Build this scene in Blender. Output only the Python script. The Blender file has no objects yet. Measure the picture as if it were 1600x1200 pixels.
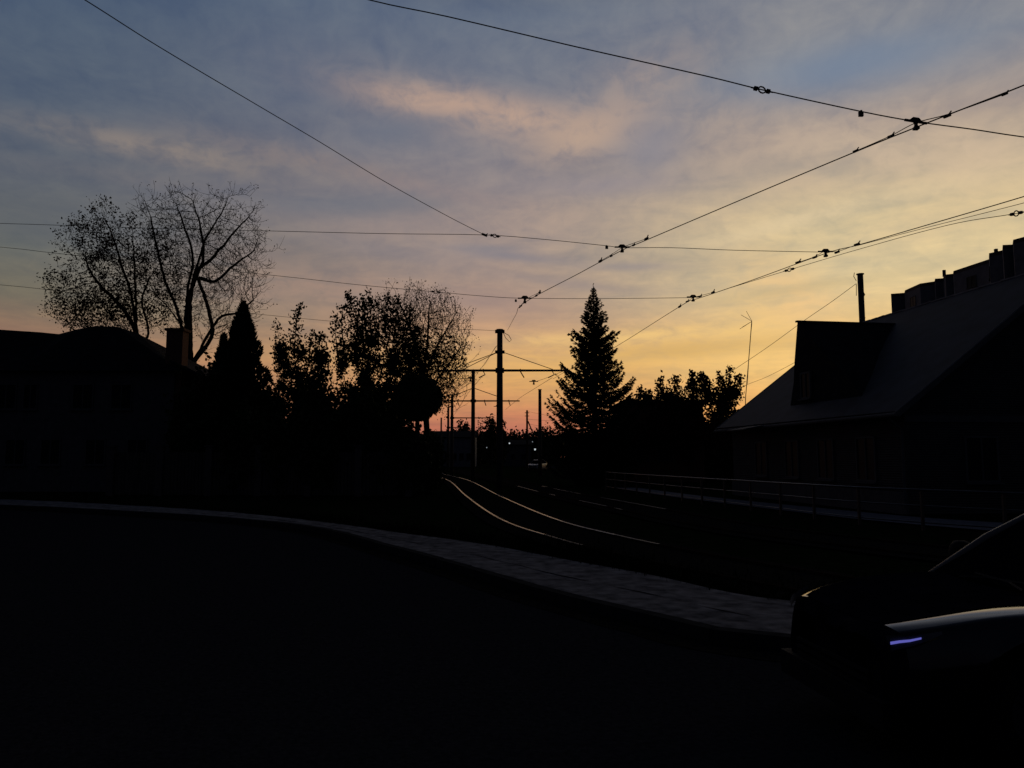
import bpy, bmesh, math, random
import numpy as np
from mathutils import Vector, Matrix, noise as mnoise

R = math.radians
scene = bpy.context.scene
col = scene.collection
random.seed(7); rng = np.random.default_rng(7)

# ------------------------------------------------------------------ camera
CAMZ = 1.8
PITCH = math.atan(115 / 1200)
cam_d = bpy.data.cameras.new('camera'); cam = bpy.data.objects.new('camera', cam_d); col.objects.link(cam)
cam_d.lens = 27.0; cam_d.sensor_width = 36.0; cam_d.clip_start = 0.05; cam_d.clip_end = 6000
cam.location = (0, 0, CAMZ); cam.rotation_euler = (R(90) + PITCH, 0, 0)
scene.camera = cam

def ray(px, py):
    """direction in the world of a point of the photograph (1600 x 1200)"""
    x = (px - 800) / 1200; y = (600 - py) / 1200
    c, s = math.cos(PITCH), math.sin(PITCH)
    return Vector((x, c - y * s, s + y * c))
def at(px, py, Y):
    d = ray(px, py); t = Y / d.y
    return Vector((d.x * t, Y, CAMZ + d.z * t))
def atz(px, py, z):
    d = ray(px, py); t = (z - CAMZ) / d.z
    return Vector((d.x * t, d.y * t, z))

# ------------------------------------------------------------------ sky
def lin(c):
    return tuple(((v / 255) / 12.92 if v / 255 <= .04045 else ((v / 255 + .055) / 1.055) ** 2.4) for v in c) + (1,)

world = bpy.data.worlds.new('World'); scene.world = world; world.use_nodes = True
nt = world.node_tree; nt.nodes.clear()
def N(t, **k):
    n = nt.nodes.new(t)
    for a, b in k.items(): setattr(n, a, b)
    return n
def setin(n, i, v):
    if isinstance(v, bpy.types.NodeSocket): nt.links.new(v, n.inputs[i])
    elif v is not None: n.inputs[i].default_value = v
def M(op, a, b=None, c=None, clamp=False):
    n = N('ShaderNodeMath', operation=op); n.use_clamp = clamp
    setin(n, 0, a); setin(n, 1, b); setin(n, 2, c)
    return n.outputs[0]
def MIX(f, a, b, mode='MIX'):
    n = N('ShaderNodeMix', data_type='RGBA', blend_type=mode)
    setin(n, 0, f); setin(n, 6, a); setin(n, 7, b)
    return n.outputs[2]
def RAMP(f, stops):
    n = N('ShaderNodeValToRGB'); cr = n.color_ramp; cr.interpolation = 'EASE' if len(stops) == 2 else 'LINEAR'
    while len(cr.elements) < len(stops): cr.elements.new(0.5)
    for e, (p, c) in zip(cr.elements, stops): e.position = p; e.color = c
    setin(n, 0, f); return n.outputs[0]
tc = N('ShaderNodeTexCoord'); dirv = tc.outputs['Generated']
sx = N('ShaderNodeSeparateXYZ'); setin(sx, 0, dirv); dx, dy, dz = sx.outputs
el0 = M('MULTIPLY', M('ARCSINE', dz), 180 / math.pi)
az0 = M('MULTIPLY', M('ARCTAN2', dx, dy), 180 / math.pi)
def noise3(vec, scale, detail, rough=0.55, dist=0.0):
    n = N('ShaderNodeTexNoise'); setin(n, 0, vec); n.inputs['Scale'].default_value = scale
    n.inputs['Detail'].default_value = detail; n.inputs['Roughness'].default_value = rough
    n.inputs['Distortion'].default_value = dist
    return n.outputs[0]
def COMB(a, b, c=0.0):
    n = N('ShaderNodeCombineXYZ'); setin(n, 0, a); setin(n, 1, b); setin(n, 2, c); return n.outputs[0]
# angular coordinates stretched sideways: high thin cloud seen nearly edge-on towards the horizon
elp = M('MAXIMUM', el0, -2.0)
hz = M('DIVIDE', 30.0, M('ADD', elp, 8.0))            # streaks get thinner near the horizon
w1 = noise3(COMB(M('MULTIPLY', az0, .05), M('MULTIPLY', el0, .12), 3.1), 1.0, 3)
w2 = noise3(COMB(M('MULTIPLY', az0, .05), M('MULTIPLY', el0, .12), 9.4), 1.0, 3)
az = M('ADD', az0, M('MULTIPLY', M('SUBTRACT', w1, .5), 5.0))
el = M('ADD', el0, M('MULTIPLY', M('SUBTRACT', w2, .5), 2.2))
elw = M('ADD', el0, M('MULTIPLY', M('SUBTRACT', w2, .5), 2.0))
f_el = M('DIVIDE', elw, 90.0, clamp=True)
def stops(lst): return [(e / 90, lin(c)) for e, c in lst]
left = RAMP(f_el, stops([(0, (150, 92, 66)), (6, (152, 108, 88)), (10, (113, 106, 91)), (13, (99, 101, 97)), (17, (88, 93, 102)),
                         (22, (80, 91, 107)), (31, (66, 83, 107)), (38, (44, 54, 76)), (50, (22, 28, 42)), (90, (12, 16, 27))]))
mid = RAMP(f_el, stops([(0, (156, 88, 74)), (2.2, (180, 110, 90)), (4.4, (202, 144, 96)), (7, (208, 162, 106)), (9, (188, 148, 116)), (12, (160, 136, 122)),
                        (16, (150, 134, 128)), (20, (134, 125, 127)), (25, (114, 116, 127)), (31, (97, 107, 124)), (38, (58, 66, 84)), (50, (24, 30, 44)), (90, (12, 16, 27))]))
right = RAMP(f_el, stops([(0, (220, 134, 76)), (3, (230, 166, 92)), (6, (230, 188, 118)), (9, (215, 184, 130)), (12, (207, 187, 145)), (16, (204, 184, 144)),
                          (19, (190, 170, 142)), (22, (156, 142, 134)), (26, (128, 130, 137)), (31, (124, 126, 134)), (38, (72, 76, 88)), (50, (26, 31, 44)), (90, (12, 16, 27))]))
behind = RAMP(f_el, stops([(0, (26, 27, 36)), (12, (24, 28, 40)), (35, (18, 23, 36)), (90, (12, 16, 27))]))
def sstep(v, a, b):
    n = N('ShaderNodeMapRange', interpolation_type='SMOOTHSTEP'); setin(n, 0, v); setin(n, 1, a); setin(n, 2, b); setin(n, 3, 0.0); setin(n, 4, 1.0)
    return n.outputs[0]
c = MIX(sstep(az, -34.0, 1.0), left, mid)
c = MIX(sstep(az, -2.0, 24.0), c, right)
far = M('MAXIMUM', sstep(az0, 40.0, 85.0), sstep(M('MULTIPLY', az0, -1.0), 36.0, 66.0))
def blob(px, py, rx, ry, rot=0.0, soft=1.0):
    d = ray(px, py).normalized()
    ca = math.degrees(math.atan2(d.x, d.y)); ce = math.degrees(math.asin(d.z))
    rx *= .0460; ry *= .0460
    a = M('SUBTRACT', az, ca); b = M('SUBTRACT', el, ce)
    cr, sr = math.cos(R(rot)), math.sin(R(rot))
    u = M('DIVIDE', M('ADD', M('MULTIPLY', a, cr), M('MULTIPLY', b, sr)), rx)
    v = M('DIVIDE', M('SUBTRACT', M('MULTIPLY', b, cr), M('MULTIPLY', a, sr)), ry)
    q = M('ADD', M('MULTIPLY', u, u), M('MULTIPLY', v, v))
    return M('EXPONENT', M('MULTIPLY', q, -soft))
st = noise3(COMB(M('MULTIPLY', az, .055), M('MULTIPLY', M('LOGARITHM', M('ADD', elp, 5.0), 2.718), 5.0), 1.7), 1.6, 7, .6, .5)
st2 = noise3(COMB(M('MULTIPLY', az, .12), M('MULTIPLY', M('LOGARITHM', M('ADD', elp, 5.0), 2.718), 9.0), 5.2), 1.5, 5, .55, .8)
# broad luminance variation of the thin cloud sheet, then its fine streaks
st3 = noise3(COMB(M('MULTIPLY', az, .45), M('MULTIPLY', M('LOGARITHM', M('ADD', elp, 6.0), 2.718), 16.0), 8.8), 1.3, 6, .6, .6)
tex = M('ADD', M('ADD', M('MULTIPLY', M('SUBTRACT', st, .5), .66), M('MULTIPLY', M('SUBTRACT', st2, .5), .55)), M('MULTIPLY', M('SUBTRACT', st3, .5), .42))
gain = M('ADD', 1.0, tex)
c = MIX(1.0, c, COMB(gain, M('ADD', 1.0, M('MULTIPLY', tex, .78)), M('ADD', 1.0, M('MULTIPLY', tex, .35))), 'MULTIPLY')
def tint(c, mask, rgb, amt):
    return MIX(M('MULTIPLY', mask, amt), c, lin(rgb))
brk = sstep(M('ADD', M('MULTIPLY', st2, .45), M('MULTIPLY', st3, .55)), .36, .60)
for px, py, rx, ry, rot, rgb, amt in [
    (740, 172, 190, 30, -6, (186, 156, 136), .95), (690, 158, 110, 16, -3, (178, 150, 134), .5), (905, 205, 90, 28, 14, (186, 158, 136), .8), (985, 140, 110, 45, 20, (164, 144, 134), .6),
    (1130, 190, 130, 40, -25, (158, 142, 134), .5), (250, 240, 170, 20, -2, (138, 126, 118), .85), (470, 252, 170, 18, -5, (130, 118, 116), .7),
    (1090, 250, 150, 35, -12, (166, 150, 138), .4), (1440, 232, 260, 45, -12, (196, 174, 150), .55), (830, 345, 110, 30, 4, (178, 154, 136), .45),
    (690, 300, 120, 14, -8, (150, 130, 126), .45), (300, 300, 230, 14, 0, (118, 112, 112), .4), (1010, 545, 260, 34, 0, (224, 178, 98), .6), (1000, 522, 230, 9, 0, (240, 198, 124), .6), (860, 585, 150, 30, 0, (214, 162, 92), .5),
    (1190, 505, 60, 90, 0, (240, 196, 118), .35), (1235, 470, 90, 40, -30, (238, 190, 130), .45), (1270, 340, 210, 14, 5, (216, 194, 156), .5),
    (1500, 330, 200, 30, 12, (218, 190, 146), .4), (880, 652, 110, 18, 0, (198, 112, 92), .45), (480, 448, 190, 34, 0, (160, 131, 116), .6), (640, 500, 120, 20, 0, (172, 134, 108), .5), (620, 350, 120, 22, 3, (142, 126, 124), .4), (400, 400, 110, 16, 0, (130, 116, 112), .5)]:
    c = tint(c, M('MULTIPLY', blob(px, py, rx, ry, rot), M('ADD', .40, M('MULTIPLY', brk, .60))), rgb, amt)
for px, py, rx, ry, rot, rgb, amt in [
    (1330, 108, 185, 36, 0, (110, 125, 146), .8), (1010, 225, 62, 42, 0, (126, 126, 138), .6), (640, 205, 110, 22, 12, (98, 106, 122), .55),
    (560, 320, 160, 20, 5, (100, 106, 118), .6), (800, 396, 100, 9, -4, (124, 120, 128), .75), (985, 412, 70, 7, -3, (132, 126, 130), .6),
    (770, 385, 60, 6, 0, (122, 120, 128), .5), (900, 440, 120, 9, -8, (138, 126, 126), .45), (1100, 545, 160, 12, 0, (196, 158, 96), .5),
    (760, 470, 130, 22, -4, (146, 124, 120), .5), (490, 120, 120, 60, 0, (88, 98, 118), .4), (950, 285, 130, 18, 0, (134, 128, 138), .45),
    (120, 350, 200, 30, 0, (88, 92, 98), .5), (640, 395, 130, 12, -6, (118, 114, 122), .4), (1250, 455, 150, 12, 4, (184, 164, 124), .5)]:
    c = tint(c, blob(px, py, rx, ry, rot), rgb, amt)
c = MIX(far, c, behind)
c = MIX(sstep(M('MULTIPLY', el0, -1.0), -0.2, 3.0), c, (0.004, 0.004, 0.005, 1))
# the physical dusk sky adds its own faint gradient over everything
sky = N('ShaderNodeTexSky', sky_type='NISHITA'); sky.sun_disc = False; sky.sun_elevation = R(-2.0)
SUN_AZ = math.degrees(math.atan2(450, 1200)); sky.sun_rotation = R(SUN_AZ)
bg1 = N('ShaderNodeBackground'); setin(bg1, 0, c); setin(bg1, 1, 1.08)
bg2 = N('ShaderNodeBackground'); setin(bg2, 0, sky.outputs[0]); setin(bg2, 1, 0.02)
ad = N('ShaderNodeAddShader'); nt.links.new(bg1.outputs[0], ad.inputs[0]); nt.links.new(bg2.outputs[0], ad.inputs[1])
out = N('ShaderNodeOutputWorld'); nt.links.new(ad.outputs[0], out.inputs[0])
world.cycles.sampling_method = 'MANUAL'; world.cycles.sample_map_resolution = 1024

# the sun has just gone below the horizon: only its faint warm afterglow is left
sd = bpy.data.lights.new('sun', 'SUN'); sd.energy = 0.01; sd.angle = R(10); sd.color = (1, .62, .35)
so = bpy.data.objects.new('sun', sd); col.objects.link(so)
sdir = Vector((math.sin(R(SUN_AZ)) * math.cos(R(2)), math.cos(R(SUN_AZ)) * math.cos(R(2)), math.sin(R(2))))
so.rotation_euler = sdir.to_track_quat('Z', 'Y').to_euler(); so.location = (0, 0, 50)

vs = scene.view_settings; vs.view_transform = 'Standard'; vs.look = 'None'; vs.exposure = 0; vs.gamma = 1; vs.use_curve_mapping = False
scene.cycles.max_bounces = 4; scene.cycles.diffuse_bounces = 2; scene.cycles.glossy_bounces = 3
scene.cycles.transparent_max_bounces = 6

# ------------------------------------------------------------------ materials
MAT = {}
def mat(name, base, rough=.8, var=.25, scale=6.0, metallic=0.0, bump=0.0, spec=.5, coat=0.0, stretch=(1, 1, 1), wave=None, detail=6, emit=None, estr=0.0):
    m = bpy.data.materials.new(name); m.use_nodes = True; t = m.node_tree; b = t.nodes['Principled BSDF']; L = t.links.new
    tcn = t.nodes.new('ShaderNodeTexCoord'); mp = t.nodes.new('ShaderNodeMapping'); mp.inputs[3].default_value = stretch
    L(tcn.outputs['Object'], mp.inputs[0])
    ns = t.nodes.new('ShaderNodeTexNoise'); ns.inputs['Scale'].default_value = scale; ns.inputs['Detail'].default_value = detail
    L(mp.outputs[0], ns.inputs[0])
    r = t.nodes.new('ShaderNodeValToRGB'); r.color_ramp.elements[0].position = .3; r.color_ramp.elements[1].position = .72
    r.color_ramp.elements[0].color = tuple(v * (1 - var) for v in base) + (1,)
    r.color_ramp.elements[1].color = tuple(min(1, v * (1 + var)) for v in base) + (1,)
    L(ns.outputs[0], r.inputs[0]); L(r.outputs[0], b.inputs['Base Color'])
    b.inputs['Roughness'].default_value = rough; b.inputs['Metallic'].default_value = metallic
    b.inputs['Specular IOR Level'].default_value = spec; b.inputs['Coat Weight'].default_value = coat; b.inputs['Coat Roughness'].default_value = .08
    h = ns.outputs[0]
    if wave:
        axis, sc, amt = wave
        w = t.nodes.new('ShaderNodeTexWave'); w.bands_direction = axis; w.inputs['Scale'].default_value = sc; w.inputs['Distortion'].default_value = .05
        L(tcn.outputs['Object'], w.inputs[0])
        bw = t.nodes.new('ShaderNodeBump'); bw.inputs['Strength'].default_value = amt; bw.inputs['Distance'].default_value = .03
        L(w.outputs[1], bw.inputs['Height']); L(bw.outputs[0], b.inputs['Normal'])
        if bump:
            b2 = t.nodes.new('ShaderNodeBump'); b2.inputs['Strength'].default_value = bump; b2.inputs['Distance'].default_value = .02
            L(h, b2.inputs['Height']); L(bw.outputs[0], b2.inputs['Normal']); L(b2.outputs[0], b.inputs['Normal'])
    elif bump:
        b2 = t.nodes.new('ShaderNodeBump'); b2.inputs['Strength'].default_value = bump; b2.inputs['Distance'].default_value = .02
        L(h, b2.inputs['Height']); L(b2.outputs[0], b.inputs['Normal'])
    if emit:
        b.inputs['Emission Color'].default_value = emit + (1,); b.inputs['Emission Strength'].default_value = estr
    MAT[name] = m; return m
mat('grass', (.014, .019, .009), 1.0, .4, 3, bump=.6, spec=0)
mat('asphalt', (.028, .029, .034), 1.0, .3, 25, bump=.5, spec=0)
mat('paving', (.21, .20, .20), 1.0, .55, 5, bump=1.0, spec=0, detail=12)
mat('kerbstone', (.045, .044, .043), 1.0, .3, 8, bump=.5, spec=0)  # darkened so the kerb carries the black shadow band under the pavement
mat('path', (.20, .20, .22), 1.0, .25, 4, bump=.4, spec=0)
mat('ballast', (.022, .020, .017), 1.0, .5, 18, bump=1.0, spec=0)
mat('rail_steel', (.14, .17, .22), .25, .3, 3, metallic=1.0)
mat('rail_faint_shine', (.05, .04, .035), .5, .9, .5, metallic=.3, spec=.15)  # darker rail head where the sky shine should read faint
mat('bar_steel', (.10, .10, .11), .45, .3, 3, metallic=.6)
mat('pillar', (.16, .155, .15), .5, .1, 3, spec=.3)
mat('lamp_dim', (.3, .3, .3), .5, .1, 3, emit=(.8, .9, 1.0), estr=.25)
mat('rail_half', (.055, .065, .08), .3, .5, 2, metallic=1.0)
mat('rail_rust_no_shine', (.04, .026, .018), .95, .4, 20, bump=.4, spec=0)  # rust on the webs; on rail heads it takes away the sky shine
mat('bark', (.050, .040, .032), .95, .4, 9, bump=.7, spec=.1)
mat('twig', (.045, .034, .028), .9, .3, 5, spec=.1)
mat('leaf_brown', (.075, .045, .022), .85, .5, 2, spec=.15)
mat('leaf_green', (.040, .050, .020), .85, .45, 1.5, spec=.15)
mat('leaf_red', (.085, .034, .024), .85, .5, 2, spec=.15)
mat('needle', (.020, .034, .018), .9, .35, 2, spec=.1)
mat('concrete', (.10, .085, .08), .9, .25, 6, bump=.3, spec=.2)
mat('steel_dark', (.09, .06, .05), .65, .3, 20, spec=.3)
mat('wire', (.035, .03, .03), .7, .2, 10, spec=.2)
mat('insulator', (.05, .035, .03), .5, .2, 10, spec=.3)
mat('plaster', (.11, .105, .11), .95, .2, 3, bump=.3, spec=.1)
mat('siding', (.075, .07, .07), .85, .15, 3, wave=('Z', 4.0, .8), bump=.15, spec=.15)
mat('brick', (.16, .085, .06), .9, .3, 12, bump=.5, spec=.15)
mat('roof_metal', (.030, .035, .052), .75, .35, 1.5, metallic=.1, bump=.3, spec=.2)
mat('roof_dark', (.022, .022, .026), .95, .35, 3, bump=.5, spec=.05)
mat('trim', (.10, .10, .105), .8, .15, 5, spec=.2)
mat('glass', (.012, .014, .02), .45, .2, 1, spec=.08)
mat('panel', (.20, .20, .215), .9, .2, 1.2, bump=.2, spec=.15)
mat('board', (.085, .075, .065), .9, .35, 4, stretch=(1, 1, .2), bump=.4, spec=.1)
mat('paint_black', (.005, .005, .007), .10, .1, 3, spec=.35, coat=.6)
mat('paint_no_shine', (.010, .010, .016), .9, .4, 5, spec=0)  # shineless copy of the black paint, standing in for a dark reflection
mat('car_glass', (.006, .006, .008), .2, .1, 3, spec=0)
mat('rim_dark', (.03, .03, .032), .5, .1, 3, spec=.3)
mat('paint_silver', (.30, .31, .33), .35, .1, 3, metallic=.2)
mat('rubber', (.012, .012, .012), .9, .2, 12, bump=.3, spec=.1)
mat('plastic', (.012, .012, .013), .8, .2, 10, spec=.15)
mat('lens', (.10, .11, .14), .1, .1, 3, spec=.5)
mat('pale_trim', (.34, .34, .35), .8, .35, 2, spec=.1)
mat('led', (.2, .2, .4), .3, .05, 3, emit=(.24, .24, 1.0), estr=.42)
mat('lamp_lit', (.8, .8, .8), .4, .05, 3, emit=(.85, .95, 1.0), estr=.6)

# ------------------------------------------------------------------ mesh helpers
OFF = {}
class MB:
    def __init__(s): s.v = []; s.f = []
    def box(s, c, size, rz=0.0, rot=None):
        m = rot if rot is not None else Matrix.Rotation(rz, 3, 'Z')
        b = len(s.v); hx, hy, hz = size[0] / 2, size[1] / 2, size[2] / 2; c = Vector(c)
        for x, y, z in ((-1, -1, -1), (1, -1, -1), (1, 1, -1), (-1, 1, -1), (-1, -1, 1), (1, -1, 1), (1, 1, 1), (-1, 1, 1)):
            s.v.append(c + m @ Vector((x * hx, y * hy, z * hz)))
        s.f += [tuple(b + i for i in q) for q in ((3, 2, 1, 0), (4, 5, 6, 7), (0, 1, 5, 4), (1, 2, 6, 5), (2, 3, 7, 6), (3, 0, 4, 7))]
        return s
    def beam(s, a, b, w, h):
        a, b = Vector(a), Vector(b); d = b - a; L = d.length
        if L < 1e-6: return s
        x = d / L; up = Vector((0, 0, 1)) if abs(x.z) < .95 else Vector((0, 1, 0))
        y = up.cross(x).normalized(); z = x.cross(y)
        return s.box((a + b) / 2, (L, w, h), rot=Matrix((x, y, z)).transposed())
    def tube(s, pts, rad, sides=6, caps=True):
        pts = [Vector(p) for p in pts]; n = len(pts)
        if n < 2: return s
        if not hasattr(rad, '__len__'): rad = [rad] * n
        b0 = len(s.v); prev = None
        for i, p in enumerate(pts):
            d = (pts[min(i + 1, n - 1)] - pts[max(i - 1, 0)])
            d = d.normalized() if d.length > 1e-9 else Vector((0, 0, 1))
            if prev is None:
                up = Vector((0, 0, 1)) if abs(d.z) < .9 else Vector((1, 0, 0)); u = up.cross(d).normalized()
            else:
                u = prev - d * prev.dot(d); u = u.normalized() if u.length > 1e-6 else Vector((1, 0, 0)).cross(d).normalized()
            w = d.cross(u); prev = u
            for k in range(sides):
                a = 2 * math.pi * k / sides
                s.v.append(p + (u * math.cos(a) + w * math.sin(a)) * rad[i])
        for i in range(n - 1):
            for k in range(sides):
                a = b0 + i * sides + k; b = b0 + i * sides + (k + 1) % sides
                s.f.append((a, b, b + sides, a + sides))
        if caps and sides > 2:
            s.f.append(tuple(b0 + k for k in reversed(range(sides)))); s.f.append(tuple(b0 + (n - 1) * sides + k for k in range(sides)))
        return s
    def prism(s, poly, z0, z1):
        b = len(s.v); n = len(poly)
        area = sum(poly[i][0] * poly[(i + 1) % n][1] - poly[(i + 1) % n][0] * poly[i][1] for i in range(n))
        if area < 0: poly = poly[::-1]
        for p in poly: s.v.append(Vector((p[0], p[1], z0)))
        for p in poly: s.v.append(Vector((p[0], p[1], z1)))
        s.f.append(tuple(b + i for i in reversed(range(n)))); s.f.append(tuple(b + n + i for i in range(n)))
        for i in range(n): j = (i + 1) % n; s.f.append((b + i, b + j, b + n + j, b + n + i))
        return s
    def poly(s, pts):
        b = len(s.v); s.v += [Vector(p) for p in pts]; s.f.append(tuple(range(b, b + len(pts)))); return s
    def slab(s, pts, th):
        """planar polygon given thickness along its normal (downwards)"""
        pts = [Vector(p) for p in pts]; n = (pts[1] - pts[0]).cross(pts[2] - pts[1]).normalized()
        b = len(s.v); k = len(pts); s.v += pts; s.v += [p - n * th for p in pts]
        s.f.append(tuple(range(b, b + k))); s.f.append(tuple(reversed(range(b + k, b + 2 * k))))
        for i in range(k): j = (i + 1) % k; s.f.append((b + j, b + i, b + k + i, b + k + j))
        return s
    def strip(s, a, b):
        b0 = len(s.v); n = len(a)
        for p, q in zip(a, b): s.v += [Vector(p), Vector(q)]
        for i in range(n - 1): s.f.append((b0 + 2 * i, b0 + 2 * i + 1, b0 + 2 * i + 3, b0 + 2 * i + 2))
        return s
    def build(s, name, mt, parent=None, smooth=False, **props):
        off = OFF.get(parent, Vector((0, 0, 0))) if parent else Vector((0, 0, 0))
        me = bpy.data.meshes.new(name)
        if off.length: me.from_pydata([tuple(Vector(v) - off) for v in s.v], [], s.f)
        else: me.from_pydata([tuple(v) for v in s.v], [], s.f)
        me.materials.append(MAT[mt]); me.update()
        if smooth: me.polygons.foreach_set('use_smooth', [True] * len(me.polygons))
        o = bpy.data.objects.new(name, me); col.objects.link(o)
        if parent: o.parent = parent; OFF[o] = off
        for k, v in props.items(): o[k] = v
        return o
def thing(name, label, cat, loc=(0, 0, 0), group=None):
    o = bpy.data.objects.new(name, None); col.objects.link(o); o.location = loc; o.empty_display_size = .2
    o['label'] = label; o['category'] = cat
    if group: o['group'] = group
    OFF[o] = Vector(loc); return o
def copy_tree(o, parent=None):
    c_ = o.copy(); col.objects.link(c_)
    if parent: c_.parent = parent
    for ch in [q for q in bpy.data.objects if q.parent == o]: copy_tree(ch, c_)
    return c_
def struct(o): o['kind'] = 'structure'; return o
def smooth_line(P, n=8):
    P = [Vector(p) for p in P]; out_ = []
    for i in range(len(P) - 1):
        p0 = P[max(i - 1, 0)]; p1 = P[i]; p2 = P[i + 1]; p3 = P[min(i + 2, len(P) - 1)]
        for k in range(n):
            t = k / n
            out_.append(.5 * ((2 * p1) + (p2 - p0) * t + (2 * p0 - 5 * p1 + 4 * p2 - p3) * t * t + (3 * p1 - p0 - 3 * p2 + p3) * t ** 3))
    out_.append(P[-1]); return out_
def offset_line(P, d):
    res = []
    for i, p in enumerate(P):
        t = (P[min(i + 1, len(P) - 1)] - P[max(i - 1, 0)]); t.z = 0; t.normalize()
        res.append(p + Vector((t.y, -t.x, 0)) * d)
    return res
def wob(p, s=1.0, seed=0.0):
    return mnoise.noise(Vector(p) * s + Vector((seed, seed * .7, seed * 1.3)))

# ------------------------------------------------------------------ ground, roads, paths
g = MB()
xs = sorted(set([-3000, -1200, -500, -250, -120] + list(range(-80, 81, 4)) + [120, 250, 500, 1200, 3000]))
ys = sorted(set([-3000, -1000, -300, -100, -40] + list(range(-20, 161, 4)) + [200, 300, 500, 1000, 3000]))
for y in ys:
    for x in xs: g.v.append(Vector((x, y, -.03 + (.03 * wob((x, y, 0), .07) if abs(x) < 90 and -20 < y < 170 else 0))))
W = len(xs)
for j in range(len(ys) - 1):
    for i in range(W - 1): a = j * W + i; g.f.append((a, a + 1, a + W + 1, a + W))
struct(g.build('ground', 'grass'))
# kerb line (front edge of the pavement) and its back edge, read off the ground
kerb_px = [(-500, 779), (-250, 784), (0, 790), (150, 797), (300, 806), (400, 814), (500, 827), (600, 853), (730, 889), (850, 924), (1000, 960), (1190, 998)]
back_px = [(-500, 772), (-250, 775), (0, 780), (160, 787), (320, 797), (410, 805), (500, 815), (640, 834), (760, 851), (880, 873), (1010, 897), (1230, 938)]
KZ = .12
kl = [atz(x, y, KZ) for x, y in kerb_px] + [Vector((4.3, 7.05, KZ)), Vector((7.5, 6.6, KZ)), Vector((14, 6.2, KZ)), Vector((40, 5.5, KZ))]
bl = [atz(x, y, KZ) for x, y in back_px] + [Vector((5.6, 8.9, KZ)), Vector((8.5, 8.5, KZ)), Vector((15, 8.2, KZ)), Vector((40, 7.6, KZ))]
kl = smooth_line(kl, 6); bl = smooth_line(bl, 6)
road = MB()
near = [Vector((p.x * 1.0, -30, 0)) for p in kl]
pr = [Vector((p.x, p.y, .012)) for p in kl]; pn = [Vector((p.x, -30, .012)) for p in kl]
mids = [[a.lerp(b, t) for a, b in zip(pr, pn)] for t in (0, .1, .25, .5, 1)]
for a, b in zip(mids[:-1], mids[1:]): road.strip(a, b)
struct(road.build('road', 'asphalt'))
pv = MB()
ki = offset_line(kl, -.16)          # inner side of the kerb stones
def lay(A, B, k, zoff=0.0):
    out_ = []
    for a, b in zip(A, B): p = a.lerp(b, k); out_.append(Vector((p.x, p.y, KZ + zoff + .012 * wob(p, .9, 4))))
    return out_
rows = [lay(ki, bl, t) for t in (0, .2, .4, .6, .8, 1)]
for a, b in zip(rows[:-1], rows[1:]): pv.strip(b, a)
pv.strip([Vector((p.x, p.y, -.05)) for p in rows[-1]], rows[-1])
struct(pv.build('pavement', 'paving'))
jt = MB(); ja = [p for p in lay(ki, bl, .42, .004)]; jt.strip([p + Vector((.05 * wob(p, 2.0), .04 * wob(p, 3.1), 0)) for p in ja[24:66]], [p + Vector((.05 * wob(p, 2.0, 3), .04 * wob(p, 3.1) - .035 + .03 * wob(p, 4, 5), 0)) for p in ja[24:66]])
struct(jt.build('pavement_joint', 'ballast'))
# kerb stones, one metre each, slightly uneven
kb = MB(); acc = 0
dense = smooth_line(kl, 10)
i = 0
while i < len(dense) - 1:
    a = dense[i]; j = i + 1
    while j < len(dense) - 1 and (dense[j] - a).length < 1.0: j += 1
    b = dense[j]; t = (b - a).normalized(); nrm = Vector((t.y, -t.x, 0))
    cc = (a + b) / 2 - nrm * .08 + Vector((0, 0, -.06 + .006 * random.uniform(-1, 1)))
    kb.box(cc, ((b - a).length - .012, .155, .165), math.atan2(t.y, t.x) + R(random.uniform(-.3, .3)))
    i = j
struct(kb.build('kerb', 'kerbstone'))
# gutter: broken dark strip along the kerb foot with the kerb shadow painted in
gt = MB(); A = offset_line(kl, .02); B = offset_line(kl, .38)
A = [Vector((p.x, p.y, .018)) for p in A]; B = [Vector((p.x, p.y, .018)) + Vector((0, .12 * wob(p, 1.3), 0)) for p in B]
gt.strip(A, B); struct(gt.build('gutter', 'ballast'))
# footpath behind the railings
fp_a = smooth_line([(5.9, 46, .03), (7.3, 35.5, .03), (9.4, 25.3, .03), (10.4, 21.6, .03), (12.4, 18.0, .03), (16, 14.6, .03), (30, 12, .03)], 6)
fp_b = smooth_line([(7.4, 46, .03), (8.9, 35.5, .03), (11.3, 26.0, .03), (12.4, 22.8, .03), (14.2, 20.6, .03), (18, 18.6, .03), (30, 17, .03)], 6)
struct(MB().strip(fp_b, fp_a).build('footpath', 'path'))
struct(MB().strip(smooth_line([(9, 115, .02), (20, 130, .02), (60, 140, .02)], 4), smooth_line([(0, 160, .02), (14, 170, .02), (60, 175, .02)], 4)).build('side_road', 'asphalt'))

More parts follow.
